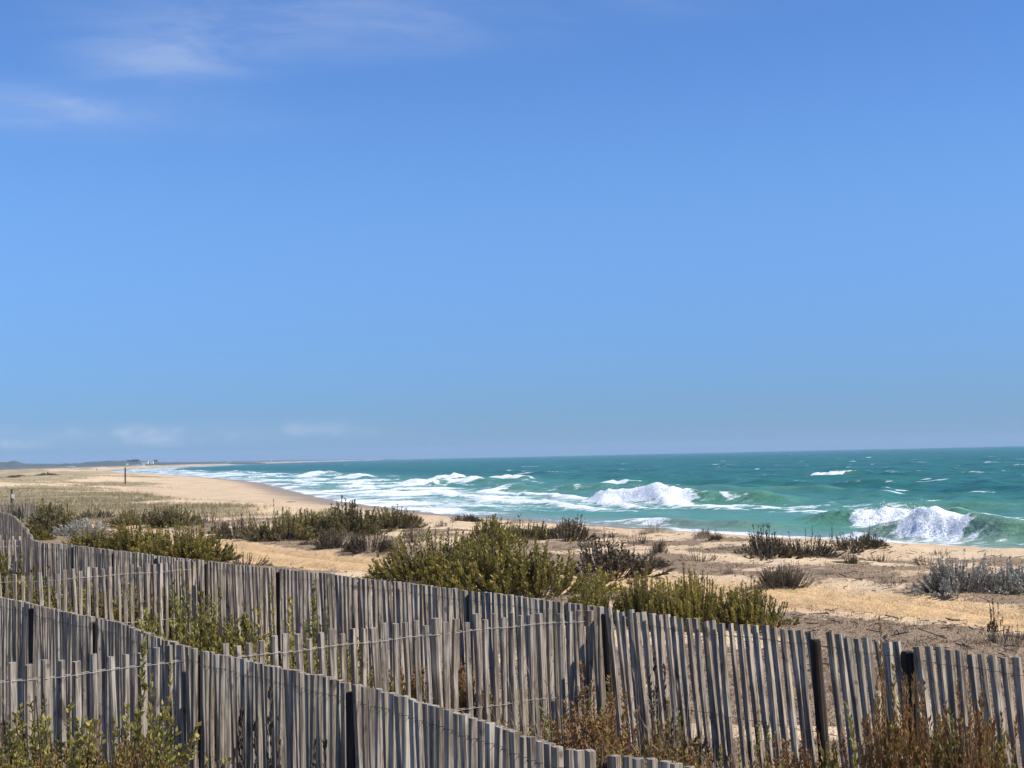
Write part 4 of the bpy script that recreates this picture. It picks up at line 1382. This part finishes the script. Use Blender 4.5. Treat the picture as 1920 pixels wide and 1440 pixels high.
def house(name, px, py, dist, wpx, hpx, label, group=None, gable=True, parts=2, mat=None):
    d = fw * FPX + rt * (px - 960) + upv * (720 - py)
    d = d / d[1]
    P = EYE + d * dist
    w = wpx * dist / FPX; h = hpx * dist / FPX; dp = w * 0.6
    t = thing(name, (P[0], P[1], P[2]), label, 'building' if name != 'tower' else 'tower', group)
    W_ = mat or WHITEWALL

    def box(x0, x1, y0, y1, z0, z1):
        v = [(x, y, z) for z in (z0, z1) for y in (y0, y1) for x in (x0, x1)]
        return v, [(0, 2, 3, 1), (4, 5, 7, 6), (0, 1, 5, 4), (2, 6, 7, 3), (0, 4, 6, 2), (1, 3, 7, 5)]
    v, f = box(-w / 2, w / 2, -dp / 2, dp / 2, -3, h)
    obj('wall', pymesh('wall', v, f), W_, t)
    if gable:
        e = w * .03
        v = [(-w / 2 - e, -dp / 2 - e, h + .01), (w / 2 + e, -dp / 2 - e, h + .01), (w / 2 + e, dp / 2 + e, h + .01), (-w / 2 - e, dp / 2 + e, h + .01), (-w / 2, 0, h * 1.3), (w / 2, 0, h * 1.3)]
        f = [(0, 1, 5, 4), (2, 3, 4, 5), (1, 2, 5), (3, 0, 4), (0, 3, 2, 1)]
        obj('roof', pymesh('roof', v, f), ROOFM, t)
    else:
        v, f = box(-w * .28, w * .28, -dp * .25, dp * .25, h + .01, h * 1.12)
        obj('roof_block', pymesh('roof_block', v, f), W_, t)
    k = max(2, int(w / 6))
    for i in range(k):
        xx_ = -w / 2 + (i + .5) * w / k
        v, f = box(xx_ - w / k * .18, xx_ + w / k * .18, -dp / 2 - .06, -dp / 2 - .01, h * .35, h * .7)
        obj('window', pymesh('window', v, f), WINM, t)
    return t


WHITEWALL = simple('white_wall', (0.72, 0.71, 0.68), (0.80, 0.79, 0.77), 0.2, 0.85)
ROOFM = simple('tile_roof', (0.34, 0.18, 0.12), (0.42, 0.25, 0.17), 0.5, 0.85)
WINM = simple('far_window', (0.05, 0.06, 0.07), (0.09, 0.10, 0.11), 1, 0.3)
house('house', 133, 877.5, 2300, 13, 3.0, 'long low white house at the foot of the far hills', None, False)
house('house', 99, 880.5, 1500, 4.5, 2.0, 'tiny white hut on the far dunes', None, True)
house('house', 272, 867.0, 3000, 12, 2.2, 'white villa beside the dark trees on the far ridge', None, True)
house('house', 285, 866.8, 2960, 6, 2.8, 'taller white block next to the villa on the far ridge', None, False)
house('house', 238, 870, 2900, 4, 1.4, 'small pale house below the wooded ridge', None, True)
house('house', 260, 872.5, 2500, 20, 1.2, 'long pale row of buildings behind the bay beach', None, False)
house('house', 428, 866.8, 6500, 7, 2.2, 'pale buildings with reddish roof along the far bay', None, True)
house('tower', 508, 866.3, 6500, 2.6, 6.0, 'slender white tower on the far shore of the bay', None, False)
rn = random.Random(3)
PALEBLOCK = simple('pale_block', (0.5, 0.52, 0.54), (0.62, 0.63, 0.64), 0.1, 0.85)
for (px, w_, h_) in ((708, 4.5, 3.8), (718, 2, 1.6), (726, 2.5, 2.0), (733, 1.8, 3.0), (741, 4, 1.5), (749, 2.5, 2.2), (756, 2.0, 6.0), (765, 3, 2.2), (772, 5, 2.0), (781, 3, 1.6), (790, 6, 1.8)):
    house('apartment_block', px, 861.0 - (px - 708) * .0216, 7400, w_, h_, 'hazy pale block of the distant town on the horizon', 'blocks of the distant town', False, mat=PALEBLOCK)

# dark trees beside the villa on the ridge
TREEM = simple('far_tree_crown', (0.03, 0.042, 0.022), (0.07, 0.085, 0.04), 0.3, 0.95)
for px, py, w_, h_, lab in ((291, 867, 7, 4.4, 'dark rounded tree next to the white villa on the ridge'), (250, 866.5, 9, 4.0, 'dark trees crowning the far ridge before the villa'), (257, 866.5, 8, 4.6, 'dark trees crowning the far ridge before the villa'), (243, 866.5, 7, 3.4, 'dark trees crowning the far ridge before the villa')):
    d = fw * FPX + rt * (px - 960) + upv * (720 - py); d = d / d[1]
    P = EYE + d * 2980
    t = thing('tree', tuple(P), lab, 'tree', 'trees on the far ridge')
    w = w_ * 2980 / FPX; h = h_ * 2980 / FPX
    gg = np.random.default_rng(int(px))
    c = np.column_stack([gg.normal(0, .25, 40) * w, gg.normal(0, .25, 40) * w, h * gg.uniform(.45, .95, 40)])
    v, f = spheres(c, gg.uniform(.08, .2, 40) * w, None, .3, False, int(px))
    obj('crown', mesh_np('crown', v, f, False), TREEM, t)
    vs, fs = tube([(0, 0, -2), (0, 0, h * .6)], [w * .05, w * .02], 6)
    obj('trunk', pymesh('trunk', vs, fs), BARK, t)

# a person far down the beach
y = 1020.0; x = float(shore_x(y)) - 14.0; z = ground_at(x, y)
pm = bpy.data.meshes.new('person')
vs = [(0, 0, .95), (0, 0, 1.15), (0, 0, 1.42), (0, 0, 1.52), (0, 0, 1.68), (.10, 0, .88), (.14, .10, .48), (.16, .02, .06), (.16, -.12, .03), (-.10, 0, .88), (-.13, -.14, .48), (-.14, .08, .08), (-.14, -.04, .03), (.20, 0, 1.40), (.26, .08, 1.12), (.25, -.04, .88), (-.20, 0, 1.40), (-.26, -.08, 1.12), (-.25, .06, .88)]
es = [(0, 1), (1, 2), (2, 3), (3, 4), (0, 5), (5, 6), (6, 7), (7, 8), (0, 9), (9, 10), (10, 11), (11, 12), (2, 13), (13, 14), (14, 15), (2, 16), (16, 17), (17, 18)]
pm.from_pydata(vs, es, [])
po = obj('person', pm, simple('dark_clothes', (0.03, 0.035, 0.05), (0.06, 0.06, 0.07), 3, 0.9))
tag(po, 'small distant figure in dark clothes walking on the far beach', 'person')
sk = po.modifiers.new('Skin', 'SKIN')
rads = [.14, .13, .15, .06, .11, .10, .07, .045, .04, .10, .07, .045, .04, .07, .05, .035, .07, .05, .035]
for v, r_ in zip(pm.skin_vertices[0].data, rads):
    v.radius = (r_, r_)
pm.skin_vertices[0].data[0].use_root = True
po.modifiers.new('Sub', 'SUBSURF').levels = 1
po.location = (x, y, z)

# ------------------------------------------------------------------ the air
hx0, hx1, hy0, hy1 = -7600.0, 7600.0, -60.0, 9450.0
hz0, hz1 = -5.0, 60.0
hv = [(a, b, c) for c in (hz0, hz1) for b in (hy0, hy1) for a in (hx0, hx1)]
hf = [(0, 2, 3, 1), (4, 5, 7, 6), (0, 1, 5, 4), (2, 6, 7, 3), (0, 4, 6, 2), (1, 3, 7, 5)]
hm = bpy.data.materials.new('haze_air')
hm.use_nodes = True
hm.node_tree.nodes.clear()
ho = hm.node_tree.nodes.new('ShaderNodeOutputMaterial')
pv = hm.node_tree.nodes.new('ShaderNodeVolumePrincipled')
pv.inputs['Color'].default_value = (0.55, 0.76, 1.0, 1)
pv.inputs['Density'].default_value = 0.00011
pv.inputs['Anisotropy'].default_value = 0.0
hm.node_tree.links.new(pv.outputs[0], ho.inputs['Volume'])
tag(obj('haze', pymesh('haze', hv, hf), hm), 'pale sea haze in the air', 'haze', kind='stuff')
